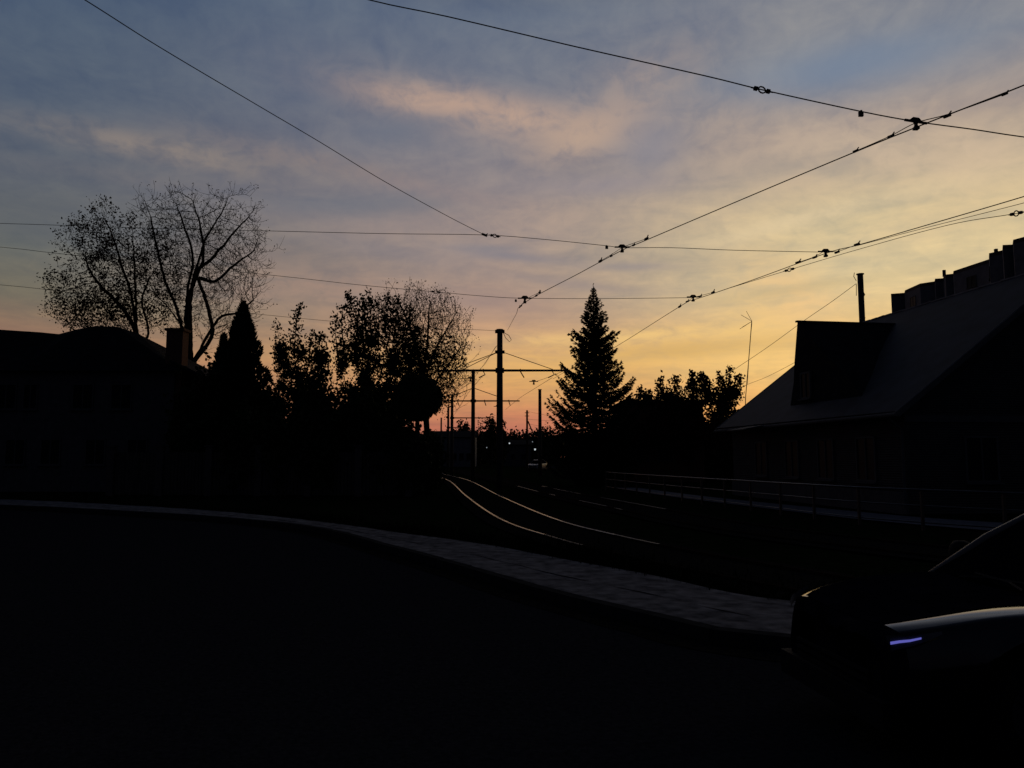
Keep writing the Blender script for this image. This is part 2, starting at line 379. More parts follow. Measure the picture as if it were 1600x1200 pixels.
# ------------------------------------------------------------------ tram tracks
t1 = smooth_line([(-30, 230, .05), (-17, 140, .05), (-11.6, 108, .05), (-8.0, 82, .05), (-4.2, 60, .05), (-1.40, 36, .05), (.35, 22.7, .05), (1.6, 17.4, .05), (3.0, 13.6, .05), (5.0, 9.8, .05), (8.0, 5.6, .05), (12, 1.5, .05), (20, -5, .05)], 10)
t2 = smooth_line([(-26.5, 231, .05), (-13.6, 141, .05), (-8.1, 109, .05), (-4.4, 83, .05), (-.7, 60.5, .05), (2.1, 40, .05), (4.0, 28.8, .05), (5.4, 21.0, .05), (7.0, 16.6, .05), (9.4, 12.8, .05), (14, 8.6, .05), (24, 3, .05)], 10)
for idx, (tl, lab) in enumerate(((t1, 'shining curved tram track nearest to the pavement, left of the other track'), (t2, 'dull tram track farther right, beside the railings'))):
    tr = thing('tram_track', lab, 'tram track', tl[60], 'tram tracks')
    for sgn in (-1, 1):
        ln = offset_line(tl, sgn * .762)
        r_ = MB(); h = MB()
        for off_, zt, lo in ((.036, .075, .0),):
            a = offset_line(ln, -off_); b = offset_line(ln, off_)
            ztop = .075
            A_ = [Vector((p.x, p.y, ztop - .006)) for p in a]; B_ = [Vector((p.x, p.y, ztop - .006)) for p in b]
            A2 = [Vector((p.x, p.y, ztop)) for p in offset_line(ln, -.022)]; B2 = [Vector((p.x, p.y, ztop)) for p in offset_line(ln, .022)]
            r_.strip(A_, A2); r_.strip(A2, B2); r_.strip(B2, B_)
            Al = [Vector((p.x, p.y, -.08)) for p in a]; Bl = [Vector((p.x, p.y, -.08)) for p in b]
            h.strip(Al, A_); h.strip(B_, Bl)
        rail = r_.build('rail', 'rail_steel' if idx == 0 else 'rail_faint_shine', tr, smooth=True)
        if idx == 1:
            rail.data.materials.append(MAT['rail_rust_no_shine'])
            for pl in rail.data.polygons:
                yy = pl.center.y + OFF[tr].y; pl.material_index = 0 if 26 < yy < 48 and wob((0, yy, sgn * 9), .35) > -.12 else 1  # short glints laid out by material, the rest left without shine
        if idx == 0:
            rail.data.materials.append(MAT['rail_rust_no_shine']); rail.data.materials.append(MAT['rail_faint_shine']); rail.data.materials.append(MAT['rail_half'])
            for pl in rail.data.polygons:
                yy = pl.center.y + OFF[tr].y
                pl.material_index = 1 if yy < 15.5 else 2 if yy < 17.6 or yy > 66 else 3 if yy < 21 else 0  # sky shine made to fade in steps along the rail by material
        h.build('rail_web', 'rail_rust_no_shine', rail)
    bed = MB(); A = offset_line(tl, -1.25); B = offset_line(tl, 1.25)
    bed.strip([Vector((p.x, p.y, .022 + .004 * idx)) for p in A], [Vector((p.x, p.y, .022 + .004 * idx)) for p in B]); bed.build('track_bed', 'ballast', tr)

# grass between pavement and tracks
gr = MB()
def tuft(x, y, h):
    for _ in range(3):
        a = random.uniform(0, 6.28); l = Vector((math.cos(a), math.sin(a), 0)) * .012; tip = Vector((x + random.uniform(-.05, .05), y + random.uniform(-.05, .05), h * random.uniform(.6, 1.2)))
        p = Vector((x + random.uniform(-.03, .03), y + random.uniform(-.03, .03), -.04)); b = len(gr.v); gr.v += [p - l, p + l, tip]; gr.f.append((b, b + 1, b + 2))
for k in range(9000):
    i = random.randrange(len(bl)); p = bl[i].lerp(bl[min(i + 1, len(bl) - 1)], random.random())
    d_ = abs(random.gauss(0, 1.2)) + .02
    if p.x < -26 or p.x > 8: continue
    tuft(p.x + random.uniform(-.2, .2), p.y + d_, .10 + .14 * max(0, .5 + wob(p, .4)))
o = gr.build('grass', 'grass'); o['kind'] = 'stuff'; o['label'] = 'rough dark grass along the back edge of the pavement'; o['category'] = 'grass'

# ------------------------------------------------------------------ overhead wires
def wire(name, label, P, r=.008, group='overhead tram wires', n=6, sides=5, cat='wire'):
    P = [Vector(p) for p in P]; t = thing(name, label, cat, P[len(P) // 2], group)
    MB().tube(smooth_line(P, n), r, sides).build('wire', 'wire', t, smooth=True); return t
def pxl(lst): return [at(*p) for p in lst]
def clamp(parent, p, along, size=.05, nm='wire_clamp'):
    along = Vector(along).normalized(); m = MB(); m.beam(p - along * size, p + along * size, size * .55, size * .7)
    m.beam(p + along * size * .4 + Vector((0, 0, size * .2)), p + along * size * 1.3 + Vector((0, 0, size * .9)), size * .25, size * .25)
    return m.build(nm, 'steel_dark', parent)
def hanger(parent, p, span_dir, s=1.0):
    s *= .72 if s < 1.4 else .9
    """T-shaped suspension: a bar lying on the span wire, a dropper and a clip for the contact wire"""
    d = Vector(span_dir).normalized(); m = MB(); p = Vector(p)
    m.beam(p - d * .21 * s, p + d * .21 * s, .035 * s, .035 * s)
    m.tube([p + Vector((0, 0, .02 * s)) - d * .10 * s, p + Vector((0, 0, .05 * s)) - d * .05 * s, p + Vector((0, 0, .05 * s)) + d * .05 * s, p + Vector((0, 0, .02 * s)) + d * .10 * s], [.014 * s, .03 * s, .03 * s, .014 * s], 6)
    m.tube([p, p + Vector((0, 0, -.055 * s)), p + Vector((0, 0, -.11 * s))], [.05 * s, .03 * s, .045 * s], 7)
    m.box(p + Vector((0, 0, -.125 * s)), (.09 * s, .09 * s, .05 * s))
    return m.build('suspension_clamp', 'steel_dark', parent)
def insulator(parent, a, b):
    a, b = Vector(a), Vector(b); d = b - a; m = MB()
    pts = [a + d * t for t in (0, .12, .14, .3, .32, .36)]; m.tube(pts, [.008, .010, .028, .028, .012, .012], 6)
    pts = [a + d * t for t in (.64, .68, .70, .86, .88, 1)]; m.tube(pts, [.012, .012, .028, .028, .010, .008], 6)
    u = Vector((0, 0, 1)); q = d.normalized(); cth = d.length * .16
    c0 = a + d * .5; ring = [c0 + q * math.cos(t) * cth + u * math.sin(t) * cth * .9 for t in [k * math.pi / 5 for k in range(11)]]
    m.tube(ring, .010, 5, caps=False)
    return m.build('insulator', 'insulator', parent)
def tag_box(parent, p):
    return MB().box(p + Vector((0, 0, -.035)), (.055, .03, .06)).box(p, (.02, .04, .02)).build('clip', 'steel_dark', parent)

D1, D2, D3, D4, D5 = 9.2, 15.4, 20.4, 15.7, 20.2
# contact wire over the near track
cA = pxl([(793, 516, 39.7), (806, 492, 30), (818, 474, D3), (905, 427, 17.8), (972, 391, D2), (1010, 375, 14.6), (1170, 307, 12.2), (1337, 237, 10.1), (1431, 199, D1), (1500, 172, 8.6), (1600, 133, 7.8), (1800, 50, 6.4)])
wA = wire('contact_wire', 'thick contact wire crossing the sky from the central mast to the upper right edge', cA, .0085)
# bridle wires held a little above the contact wire at each suspension
def bridle(parent, lst, r=.006):
    P = pxl(lst); MB().tube(smooth_line(P, 5), r, 4).build('bridle_wire', 'wire', parent, smooth=True)
    for q in (0, -1): clamp(parent, P[q], P[1] - P[0], .04 * min(1.6, P[q].y / 10))
bridle(wA, [(1337, 236, 10.1), (1392, 212, 9.6), (1431, 192, D1), (1483, 178, 8.8), (1570, 147, 8.1)])
bridle(wA, [(938, 408, 16.4), (958, 396, 15.8), (972, 387, D2), (987, 381, 15.1), (1010, 373, 14.6)])
bridle(wA, [(812, 480, 23), (820, 470, D3), (828, 464, 20), (843, 457, 19.6)])
for q in ((1392, 213, 9.6), (1480, 181, 8.75)): clamp(wA, at(*q), cA[8] - cA[7], .045)
for q in ((955, 400, 15.8), (990, 383, 15)): clamp(wA, at(*q), cA[5] - cA[3], .045)
for q in ((814, 478, 22), (838, 462, 19.6), (843, 457, 19.4)): clamp(wA, at(*q), cA[3] - cA[2], .05)
# contact wire over the far track
cB = pxl([(864, 592, 40), (887, 579, 37), (925, 561, 33), (965, 540, 28.8), (1062, 479, 21), (1083, 469, D5), (1113, 459, 19), (1180, 436, 17.6), (1290, 396, D4), (1340, 383, 14.8), (1430, 357, 13.4), (1600, 307, 11.4), (1800, 245, 9.8)])
wB = wire('contact_wire', 'lower contact wire passing above the bushes and the house roof to the right edge', cB, .0085)
bridle(wB, [(1062, 479, 21), (1076, 470, 20.5), (1083, 465, D5), (1094, 462, 19.8), (1114, 457, 19)])
bridle(wB, [(1247, 410, 16.4), (1273, 401, 16), (1290, 392, D4), (1308, 393, 15.3), (1339, 382, 14.8)])
MB().tube(smooth_line(pxl([(1339, 384, 14.8), (1450, 355, 13.2), (1600, 317, 11.4), (1800, 262, 9.8)]), 6), .005, 4).build('bridle_wire', 'wire', wB)
for q in ((1273, 402, 16), (1308, 394, 15.3), (1094, 463, 19.8), (1074, 471, 20.6)): clamp(wB, at(*q), cB[8] - cB[7], .055)
cC = pxl([(1140, 450, 18.6), (1232, 422, 16.9), (1340, 390, 15.2), (1480, 352, 13.4), (1585, 334, 12), (1800, 300, 10)])
wC = wire('feeder_wire', 'thin wire with insulators running just below the lower contact wire', cC, .006)
insulator(wC, at(1224, 424, 16.9), at(1243, 419, 16.7)); insulator(wC, at(1576, 336, 12.2), at(1600, 331, 11.9))
# span wires
s1p = pxl([(-260, 343, 22), (0, 349, 18.7), (215, 356, 17.6), (430, 361, 16.6), (600, 365, 16.0), (755, 367, 15.5), (850, 374, 15.4), (948, 384, 15.4), (972, 387, D2), (1050, 387, 15.4), (1150, 391, 15.5), (1290, 394, D4)])
s1 = wire('span_wire', 'long level span wire from the left edge across to the lower contact wire', s1p, .0065, n=4)
hanger(s1, at(972, 386, D2), (1, 0, 0), 1.0); hanger(s1, at(1290, 393, D4), (1, 0, 0), 1.05)
tag_box(s1, at(948, 384, 15.4)); insulator(s1, at(764, 367, 15.5), at(782, 370, 15.5))
s2p = pxl([(420, -45, 9.9), (578, 0, 9.5), (700, 26, 9.35), (900, 73, 9.2), (1100, 118, 9.15), (1190, 140, 9.15), (1345, 174, 9.15), (1432, 190, D1), (1520, 202, 9.2), (1600, 214, 9.3), (1800, 240, 9.5)])
s2 = wire('span_wire', 'span wire high across the upper right with an open insulator on it', s2p, .008, n=4)
hanger(s2, at(1431, 190, D1), s2p[8] - s2p[6], .95); tag_box(s2, at(1345, 174, 9.15)); insulator(s2, at(1173, 136.5, 9.15), at(1208, 144.5, 9.15))
s3p = pxl([(-260, 364, 26), (0, 386, 22.6), (100, 397, 22.3), (425, 430, 21.5), (560, 445, 21), (680, 456, 20.7), (760, 463, 20.5), (820, 466, D3), (950, 466.5, 20.3), (1083, 465, D5)])
s3 = wire('span_wire', 'middle span wire passing above the leafy trees and behind the spruce tip', s3p, .007, n=4)
hanger(s3, at(820, 466, D3), (1, 0, 0), 1.25); hanger(s3, at(1083, 464, D5), (1, 0, 0), 1.1)
tag_box(s3, at(806, 468, D3)); insulator(s3, at(672, 455, 20.8), at(690, 457, 20.7))
s4p = pxl([(-260, 425, 30), (0, 445, 32), (110, 457, 33), (300, 480, 35), (425, 493, 37), (530, 503, 38.5), (650, 513, 39.5), (738, 515, 40), (777, 517, 40)])
wire('span_wire', 'lowest of the left span wires, tied to the top of the central mast', s4p, .0095, n=4)
wp = pxl([(-60, -118, 6.6), (133, 0, 7.5), (250, 74, 8.5), (400, 163, 10), (500, 222, 11.2), (600, 283, 12.7), (700, 338, 14.4), (757, 367, 15.5)])
w_ = wire('stay_wire', 'twisted diagonal wire from the top left down to the level span wire', wp, .006, n=6)
clamp(w_, at(757, 367, 15.5), (1, 0, -.4), .06)

# ------------------------------------------------------------------ masts
def mast(px, top, Y, rad, label, arm=None, stays=(), taper=.8, base_z=-.1, extra=None):
    T = at(px, top, Y); m = thing('tram_mast', label, 'mast', (T.x, Y, 0), 'tram masts along the track')
    MB().tube([(T.x, Y, base_z), (T.x, Y, T.z)], [rad / taper * 1.0, rad * .92], 12).build('pole', 'concrete', m, smooth=True)
    MB().tube([(T.x, Y, T.z), (T.x, Y, T.z + .05)], rad * 1.25, 10).build('cap', 'steel_dark', m)
    if arm:
        ay, x0, x1 = arm; r0 = rad * .42
        for xx in (x0, x1):
            a = at(px, ay, Y); e = at(xx, ay, Y)
            a = a + (e - a).normalized() * rad * 1.05; a.y -= .03; e.y -= .03
            am = MB().tube([a, e], [r0, r0 * .8], 8).build('cross_arm', 'steel_dark', m)
            MB().box(a, (rad * .8, rad * 2.2, rad * 1.5)).build('bracket', 'steel_dark', am)
    for (xa, ya, xb, yb) in stays:
        MB().tube([at(xa, ya, Y), at(xb, yb, Y)], .018 * Y / 40, 4).build('stay', 'wire', m)
    return m
m1 = mast(781, 516, 40, .155, 'tall central concrete tram mast with long cross arm and stays', (579, 683, 888),
          ((778, 550, 722, 578), (785, 550, 863, 577), (778, 550, 690, 583)))
for xa in (755, 813, 863):
    p = at(xa, 580, 39.9); k = MB()
    k.tube([p + Vector((0, 0, .12)), p, p + Vector((.10, 0, -.18)), p + Vector((.20 if xa == 813 else -.22, 0, -.34))], .03, 5)
    k.build('wire_hanger', 'steel_dark', m1)
k = MB(); k.tube([at(786, 519, 40), at(795, 524, 40), at(799, 531, 40), at(796, 534, 40), at(790, 528, 40), at(786, 519, 40)], .015, 4).build('wire_loop', 'wire', m1)
for zz in (518, 550): MB().box(at(781, zz, 39.95), (.5, .42, .12)).build('collar', 'steel_dark', m1)
m2 = mast(739.5, 582, 60, .145, 'second tram mast just left of the tall central one, with cross arm', (626.5, 690, 812),
          ((737, 607, 700, 622), (742, 607, 785, 622)))
for xa in (757, 795, 715):
    p = at(xa, 627, 59.9); MB().tube([p + Vector((0, 0, .12)), p, p + Vector((.12, 0, -.35))], .035, 5).build('wire_hanger', 'steel_dark', m2)
m3 = mast(706.5, 617, 82, .15, 'third tram mast, left of the second, with short arm to the right', (653, 704, 762))
mast(700.5, 637, 102, .15, 'fourth tram mast, thin and close beside the third', (668, 699, 730))
mast(689.5, 653, 130, .14, 'most distant thin tram mast near the clipped tree', None)
mast(843.5, 609, 76, .16, 'bare concrete mast without arm standing left of the spruce', None)
mast(1344, 429, 44, .175, 'thick lone mast rising behind the dark dormer', None, taper=.97)
rp = [o for o in bpy.data.objects if o.get('label', '').startswith('thick lone mast')][0]
for pts_, r_ in (((( 1338, 439), (1334, 432), (1335, 426)), .02), (((1348, 455), (1351, 460), (1348, 466)), .035), (((1348, 488), (1352, 497)), .02)):
    MB().tube([at(x, y, 44) for x, y in pts_], r_, 4).build('hook', 'steel_dark', rp)
MB().tube([at(1338, 444, 44), at(1338, 462, 44)], .02, 4).build('cable', 'wire', rp)
# wooden pole with a strut
P = at(823.5, 641, 98); wpole = thing('utility_pole', 'short wooden pole with slanting strut far down the line', 'pole', (P.x, 98, 0))
MB().tube([(P.x, 98, 0), tuple(P)], [.15, .12], 8).build('pole', 'bark', wpole)
MB().tube([at(825, 658, 98), at(838, 690, 98)], .09, 6).build('strut', 'bark', wpole)
for yy in (645, 650): MB().beam(at(820, yy, 98), at(827, yy, 98), .08, .08).build('cross_arm', 'steel_dark', wpole)
for ya, yb in ((643, 649), (655, 656), (662, 668)):
    wire('power_line', {643: 'upper', 655: 'middle', 662: 'lower'}[ya] + ' thin power line from the wooden pole to the right', pxl([(825, ya, 98), (845, (ya + yb) / 2 + 1, 90), (875, yb + 1, 80), (1000, yb - 8, 60)]), .012, 'power lines at the wooden pole', n=3, sides=4)
# distant suspension wires along the track
dw = wire('contact_wire', 'faint distant contact wire beyond the central mast on the right', pxl([(863, 590, 39.9), (850, 598, 46), (834, 608, 52), (833, 597, 50)]) [:3] + pxl([(812, 622, 60), (790, 640, 80)]), .012)
hanger(dw, at(834, 596, 52), (1, 0, 0), 1.6)
MB().tube(pxl([(834, 597, 52), (850, 592, 46), (880, 580, 41)]), .012, 4).build('bridle_wire', 'wire', dw)
dw = wire('contact_wire', 'faint distant contact wire between the central and second masts', pxl([(755, 586, 39.9), (745, 598, 47), (733, 612, 54), (722, 628, 60), (712, 645, 82), (704, 655, 102)]), .012)
hanger(dw, at(735, 591, 52), (1, 0, 0), 1.7)
MB().tube(pxl([(775, 541, 40), (757, 570, 47), (735, 591, 52), (716, 612, 70)]), .012, 4).build('bridle_wire', 'wire', dw)
MB().tube(pxl([(778, 538, 40), (750, 578, 47), (740, 592, 52)]), .010, 4).build('stay', 'wire', dw)
dw = wire('messenger_wire', 'thin drooping wire around the third mast', pxl([(730, 606, 60), (722, 630, 70), (712, 642, 78), (708, 643, 81)]), .014)
hanger(dw, at(777, 635, 80), (1, 0, 0), 2.0)
# cable from the lone mast behind the house
wire('service_cable', 'slanting cable from the lone mast down behind the bushes', pxl([(1338, 443, 44), (1300, 471, 46), (1255, 502, 48), (1200, 542, 51), (1145, 579, 55), (1080, 622, 60)]), .015, 'cables behind the house')
wire('service_cable', 'faint cable rising from the bushes to the house gable', pxl([(1250, 562, 42), (1200, 588, 46), (1165, 602, 50), (1120, 622, 55)]), .011, 'cables behind the house')

# ------------------------------------------------------------------ trees
def colonize(attr, start, step, infl, kill, iters=160, up=0.0):
    """space colonisation: returns nodes (n,3) and parent index list"""
    nodes = [np.array(p, float) for p in start[0]]; par = list(start[1])
    A = attr.copy(); nn = np.full(len(A), 0); nd = np.full(len(A), 1e9)
    def upd(i):
        d = np.linalg.norm(A - nodes[i], axis=1); m = d < nd; nd[m] = d[m]; nn[m] = i
    for i in range(len(nodes)): upd(i)
    for it in range(iters):
        act = nd < infl
        if not act.any() or len(A) == 0: break
        dirs = {}
        for k in np.nonzero(act)[0]:
            v = A[k] - nodes[nn[k]]; l = nd[k] + 1e-9
            if nn[k] in dirs: dirs[nn[k]] += v / l
            else: dirs[nn[k]] = v / l
        new = []
        for i, v in dirs.items():
            l = np.linalg.norm(v)
            if l < 1e-3: continue
            v = v / l + rng.normal(0, .12, 3); v[2] += up; v /= np.linalg.norm(v)
            new.append((nodes[i] + v * step, i))
        if not new: break
        s0 = len(nodes)
        for p, i in new: nodes.append(p); par.append(i)
        for i in range(s0, len(nodes)): upd(i)
        keep = nd > kill
        A = A[keep]; nn = nn[keep]; nd = nd[keep]
        if len(nodes) > 15000: break
    return nodes, par
def ell_pts(n, ells, shell=.35, grow_noise=0.25, seed=0.0):
    """random points in a union of ellipsoids (centre, radii), biased to the outside"""
    vol = np.array([e[1][0] * e[1][1] * e[1][2] for e in ells]); vol = vol / vol.sum(); P = []
    for e, w in zip(ells, vol):
        k = int(n * w) + 1; v = rng.normal(size=(k, 3)); v /= np.linalg.norm(v, axis=1)[:, None]
        r = rng.random(k) ** shell
        for q in range(k):
            lump = 1 + grow_noise * (mnoise.noise(Vector(v[q] * 2.2) + Vector((seed, seed, seed))) + .7 * mnoise.noise(Vector(v[q] * 6.0) + Vector((seed, 0, seed))))
            P.append(np.array(e[0]) + v[q] * r[q] * lump * np.array(e[1]))
    return np.array(P)
def skeleton_mesh(nodes, par, tip=.012, expo=1.95, maxr=.35, sides=6, minseg=1):
    n = len(nodes); ch = [[] for _ in range(n)]
    for i, p in enumerate(par):
        if p >= 0: ch[p].append(i)
    rad = [0.0] * n
    for i in range(n - 1, -1, -1):
        rad[i] = tip if not ch[i] else min(maxr, sum(rad[c_] ** expo for c_ in ch[i]) ** (1 / expo))
    m = MB(); tips = [i for i in range(n) if not ch[i]]
    stack = [(0, None)]
    while stack:
        i, pr_ = stack.pop(); chain = [] if pr_ is None else [pr_]; cur = i
        chain.append(cur)
        while ch[cur]:
            big = max(ch[cur], key=lambda q: rad[q])
            for q in ch[cur]:
                if q != big: stack.append((q, cur))
            cur = big; chain.append(cur)
        rr = [min(rad[q], rad[chain[1]] if pr_ is not None and len(chain) > 1 else rad[q]) for q in chain]
        pts = [Vector(nodes[q]) for q in chain]
        s_ = 8 if max(rr) > .12 else 5 if max(rr) > .04 else 3
        m.tube(pts, rr, s_, caps=False)
    return m, tips, rad, ch
def add_twigs(m, nodes, par, idx, k=2, L=(.4, .9), r=.008, up=.5, sub=2):
    ends = []
    for i in idx:
        p = Vector(nodes[i]); d = Vector(nodes[i]) - Vector(nodes[par[i]]) if par[i] >= 0 else Vector((0, 0, 1)); d.normalize()
        for _ in range(k):
            v = (d + Vector((random.gauss(0, .45), random.gauss(0, .45), random.gauss(0, .35) + up))).normalized(); l = random.uniform(*L)
            q1 = p + v * l * .5; v2 = (v + Vector((random.gauss(0, .2), random.gauss(0, .2), random.gauss(.1, .15)))).normalized(); q2 = q1 + v2 * l * .5
            m.tube([p, q1, q2], [r * 1.3, r, r * .6], 3, caps=False); ends.append(q2)
            for _ in range(sub):
                b = p.lerp(q2, random.uniform(.3, .85)); v3 = (v + Vector((random.gauss(0, .6), random.gauss(0, .6), random.gauss(.2, .4)))).normalized()
                e = b + v3 * l * random.uniform(.25, .5); m.tube([b, e], [r * .9, r * .5], 3, caps=False); ends.append(e)
    return ends
def leaves(m, pts, n, size, spread, seed=0):
    """small pointed leaves, each a folded quad"""
    if not len(pts): return m
    for _ in range(n):
        p = Vector(pts[random.randrange(len(pts))]) + Vector((random.gauss(0, spread), random.gauss(0, spread), random.gauss(0, spread)))
        a = Vector((random.gauss(0, 1), random.gauss(0, 1), random.gauss(-.3, 1))).normalized(); b = a.cross(Vector((random.gauss(0, 1), random.gauss(0, 1), random.gauss(0, 1)))).normalized()
        s = size * random.uniform(.6, 1.3); k = len(m.v)
        m.v += [p - a * s, p + b * s * .6, p + a * s * .95, p - b * s * .6]; m.f.append((k, k + 1, k + 2, k + 3))
    return m
def px_ell(px, py, rx, ry, Y, dr=1.0):
    c_ = at(px, py, Y); s = Y / 1200 * math.cos(PITCH)
    return (tuple(c_), (rx * s, (rx + ry) / 2 * s * dr, ry * s))
def tree(name, label, cat, base, trunk, ells, n_attr, step, infl, kill, tip=.012, maxr=.35, twig=(2, (.4, .9), .008, .4, 2), nleaf=0, lsize=.06, lspread=.12,
         leafmat='leaf_brown', extra=None, group=None, shell=.35, up=.05, lump=.25, seed=0.0, blobs=None, every=False):
    t = thing(name, label, cat, base, group)
    start = []; par = []
    base = Vector(base); pts = [base] + [Vector(p) for p in trunk]
    for i in range(len(pts) - 1):
        k = max(1, int((pts[i + 1] - pts[i]).length / step))
        for q in range(k): start.append(tuple(pts[i].lerp(pts[i + 1], q / k))); par.append(len(start) - 2)
    start.append(tuple(pts[-1])); par.append(len(start) - 2)
    if extra:                                   # main limbs: (fraction along the trunk nodes, points)
        for fr, limb in extra:
            i0 = int(fr * (len(pts) and (len(start0) - 1) if False else (ntr - 1))) if False else None
    ntr = len(start)
    for fr, limb in (extra or []):
        prev = int(fr * (ntr - 1)); q0 = Vector(start[prev])
        for w in smooth_line([q0] + [Vector(w) for w in limb], 5)[1:]:
            w = Vector(w); k = max(1, int((w - q0).length / step))
            for s_ in range(1, k + 1):
                p_ = q0.lerp(w, s_ / k) + Vector((random.gauss(0, .03), random.gauss(0, .03), random.gauss(0, .03))) * (step / .4)
                start.append(tuple(p_)); par.append(prev); prev = len(start) - 1
            q0 = w
    A = ell_pts(n_attr, ells, shell, lump, seed)
    nodes, par = colonize(A, (start, par), step, infl, kill, up=up)
    m, tips, rad, ch = skeleton_mesh(nodes, par, tip, maxr=maxr)
    idx = tips if not every else [i for i in range(ntr, len(nodes)) if rad[i] < tip * 3 and random.random() < .8]
    tw = MB(); ends = add_twigs(tw, nodes, par, idx, *twig)
    m.build('trunk', 'bark', t, smooth=True)
    cr = MB(); cr.v = tw.v; cr.f = tw.f
    crown = cr.build('crown', 'twig', t)
    src = ends if ends else [nodes[i] for i in idx]
    lf = MB()
    if nleaf: leaves(lf, src, nleaf, lsize, lspread)
    if blobs:
        for e, n_, sz in blobs:
            leaves(lf, [tuple(p) for p in ell_pts(n_, [e], .45, .35, seed + 3)], n_, sz, sz * .5)
    if lf.f: lf.build('foliage', leafmat, t)
    return t

Y = 50
tree('bare_tree', 'largest tree, nearly leafless, with a forked trunk rising above the left house', 'tree', (at(312, 560, Y).x, Y, -.1),
     [at(309, 640, Y), at(298, 565, Y)], [px_ell(318, 400, 100, 98, Y), px_ell(330, 485, 78, 58, Y), px_ell(255, 350, 46, 52, Y), px_ell(372, 432, 44, 85, Y)],
     6500, .29, 1.9, .48, tip=.011, maxr=.27,
     extra=[(.97, [at(284, 510, Y), at(275, 478, Y), at(255, 430, Y), at(245, 385, Y), at(232, 330, Y), at(218, 300, Y)]),
            (.97, [at(289, 500, Y), at(300, 445, Y), at(309, 412, Y), at(322, 372, Y), at(345, 335, Y), at(357, 308, Y)]),
            (.98, [at(290, 520, Y), at(262, 480, Y + 1), at(240, 455, Y + 2), at(222, 420, Y + 2)]),
            (.97, [at(292, 480, Y), at(304, 440, Y - 1), at(318, 400, Y - 1.5), at(312, 350, Y - 1.5), at(300, 310, Y - 1.5)]),
            (.97, [at(300, 445, Y + .5), at(335, 400, Y + 1.5), at(368, 360, Y + 1.5), at(392, 335, Y + 1.5)]),
            (.98, [at(330, 528, Y), at(329, 500, Y), at(320, 465, Y), at(311, 435, Y), at(335, 440, Y - 1), at(365, 415, Y - 1), at(398, 392, Y - 1)]),
            (.98, [at(340, 500, Y + 1), at(368, 490, Y + 1), at(395, 470, Y + 1)]),
            (.99, [at(292, 470, Y - .5), at(302, 405, Y - .5), at(290, 360, Y - .5), at(276, 320, Y - .5)])],
     every=True, twig=(1, (.3, .95), .0095, .95, 1), nleaf=2800, lsize=.06, lspread=.10, shell=.5, seed=1.0, lump=.45, up=.10)
Y = 51
tree('bare_tree', 'thinner tree with more leaves at the far left, beside the largest bare tree', 'tree', (at(222, 560, Y).x, Y, -.1),
     [at(220, 600, Y), at(214, 525, Y), at(211, 505, Y)], [px_ell(158, 400, 52, 66, Y), px_ell(140, 470, 55, 60, Y), px_ell(215, 440, 60, 85, Y), px_ell(165, 345, 26, 30, Y), px_ell(118, 455, 32, 60, Y), px_ell(170, 500, 70, 28, Y)],
     4600, .29, 1.9, .50, tip=.011, maxr=.24,
     extra=[(.96, [at(205, 460, Y), at(190, 415, Y), at(178, 375, Y), at(160, 335, Y)]), (.96, [at(212, 450, Y), at(208, 380, Y), at(206, 350, Y)]),
            (.92, [at(195, 485, Y), at(160, 450, Y), at(142, 425, Y), at(130, 395, Y)]), (.85, [at(232, 520, Y), at(222, 470, Y), at(236, 430, Y)])],
     twig=(2, (.3, .9), .009, .6, 1), nleaf=11500, lsize=.08, lspread=.22, shell=.5, seed=2.0, lump=.5, up=.08, blobs=[(px_ell(135, 480, 50, 40, Y), 1300, .08), (px_ell(195, 480, 50, 44, Y), 1500, .08)])
Y = 44
tree('bare_tree', 'fan-shaped tree of fine upright twigs left of the masts', 'tree', (at(668, 600, Y).x, Y, -.1),
     [at(668, 690, Y), at(665, 640, Y), at(660, 600, Y)], [px_ell(668, 525, 64, 66, Y), px_ell(618, 505, 46, 46, Y), px_ell(692, 505, 38, 44, Y), px_ell(700, 575, 32, 70, Y), px_ell(660, 570, 50, 50, Y)],
     8500, .24, 1.6, .40, tip=.0085, maxr=.22,
     extra=[(.98, [at(655, 560, Y), at(640, 510, Y), at(625, 475, Y)]), (.98, [at(666, 550, Y), at(670, 500, Y), at(672, 465, Y)]), (.98, [at(675, 560, Y), at(695, 520, Y), at(712, 490, Y)]),
            (.9, [at(685, 590, Y), at(708, 560, Y), at(724, 535, Y)])],
     every=True, twig=(1, (.4, 1.1), .009, 1.3, 1), nleaf=4500, lsize=.055, lspread=.12, shell=.5, seed=3.0, up=.15, lump=.35,
     blobs=[(px_ell(695, 560, 36, 46, Y), 1300, .075), (px_ell(690, 612, 26, 42, Y), 1000, .075), (px_ell(645, 565, 40, 60, Y), 3800, .09), (px_ell(625, 510, 34, 34, Y), 700, .08)])

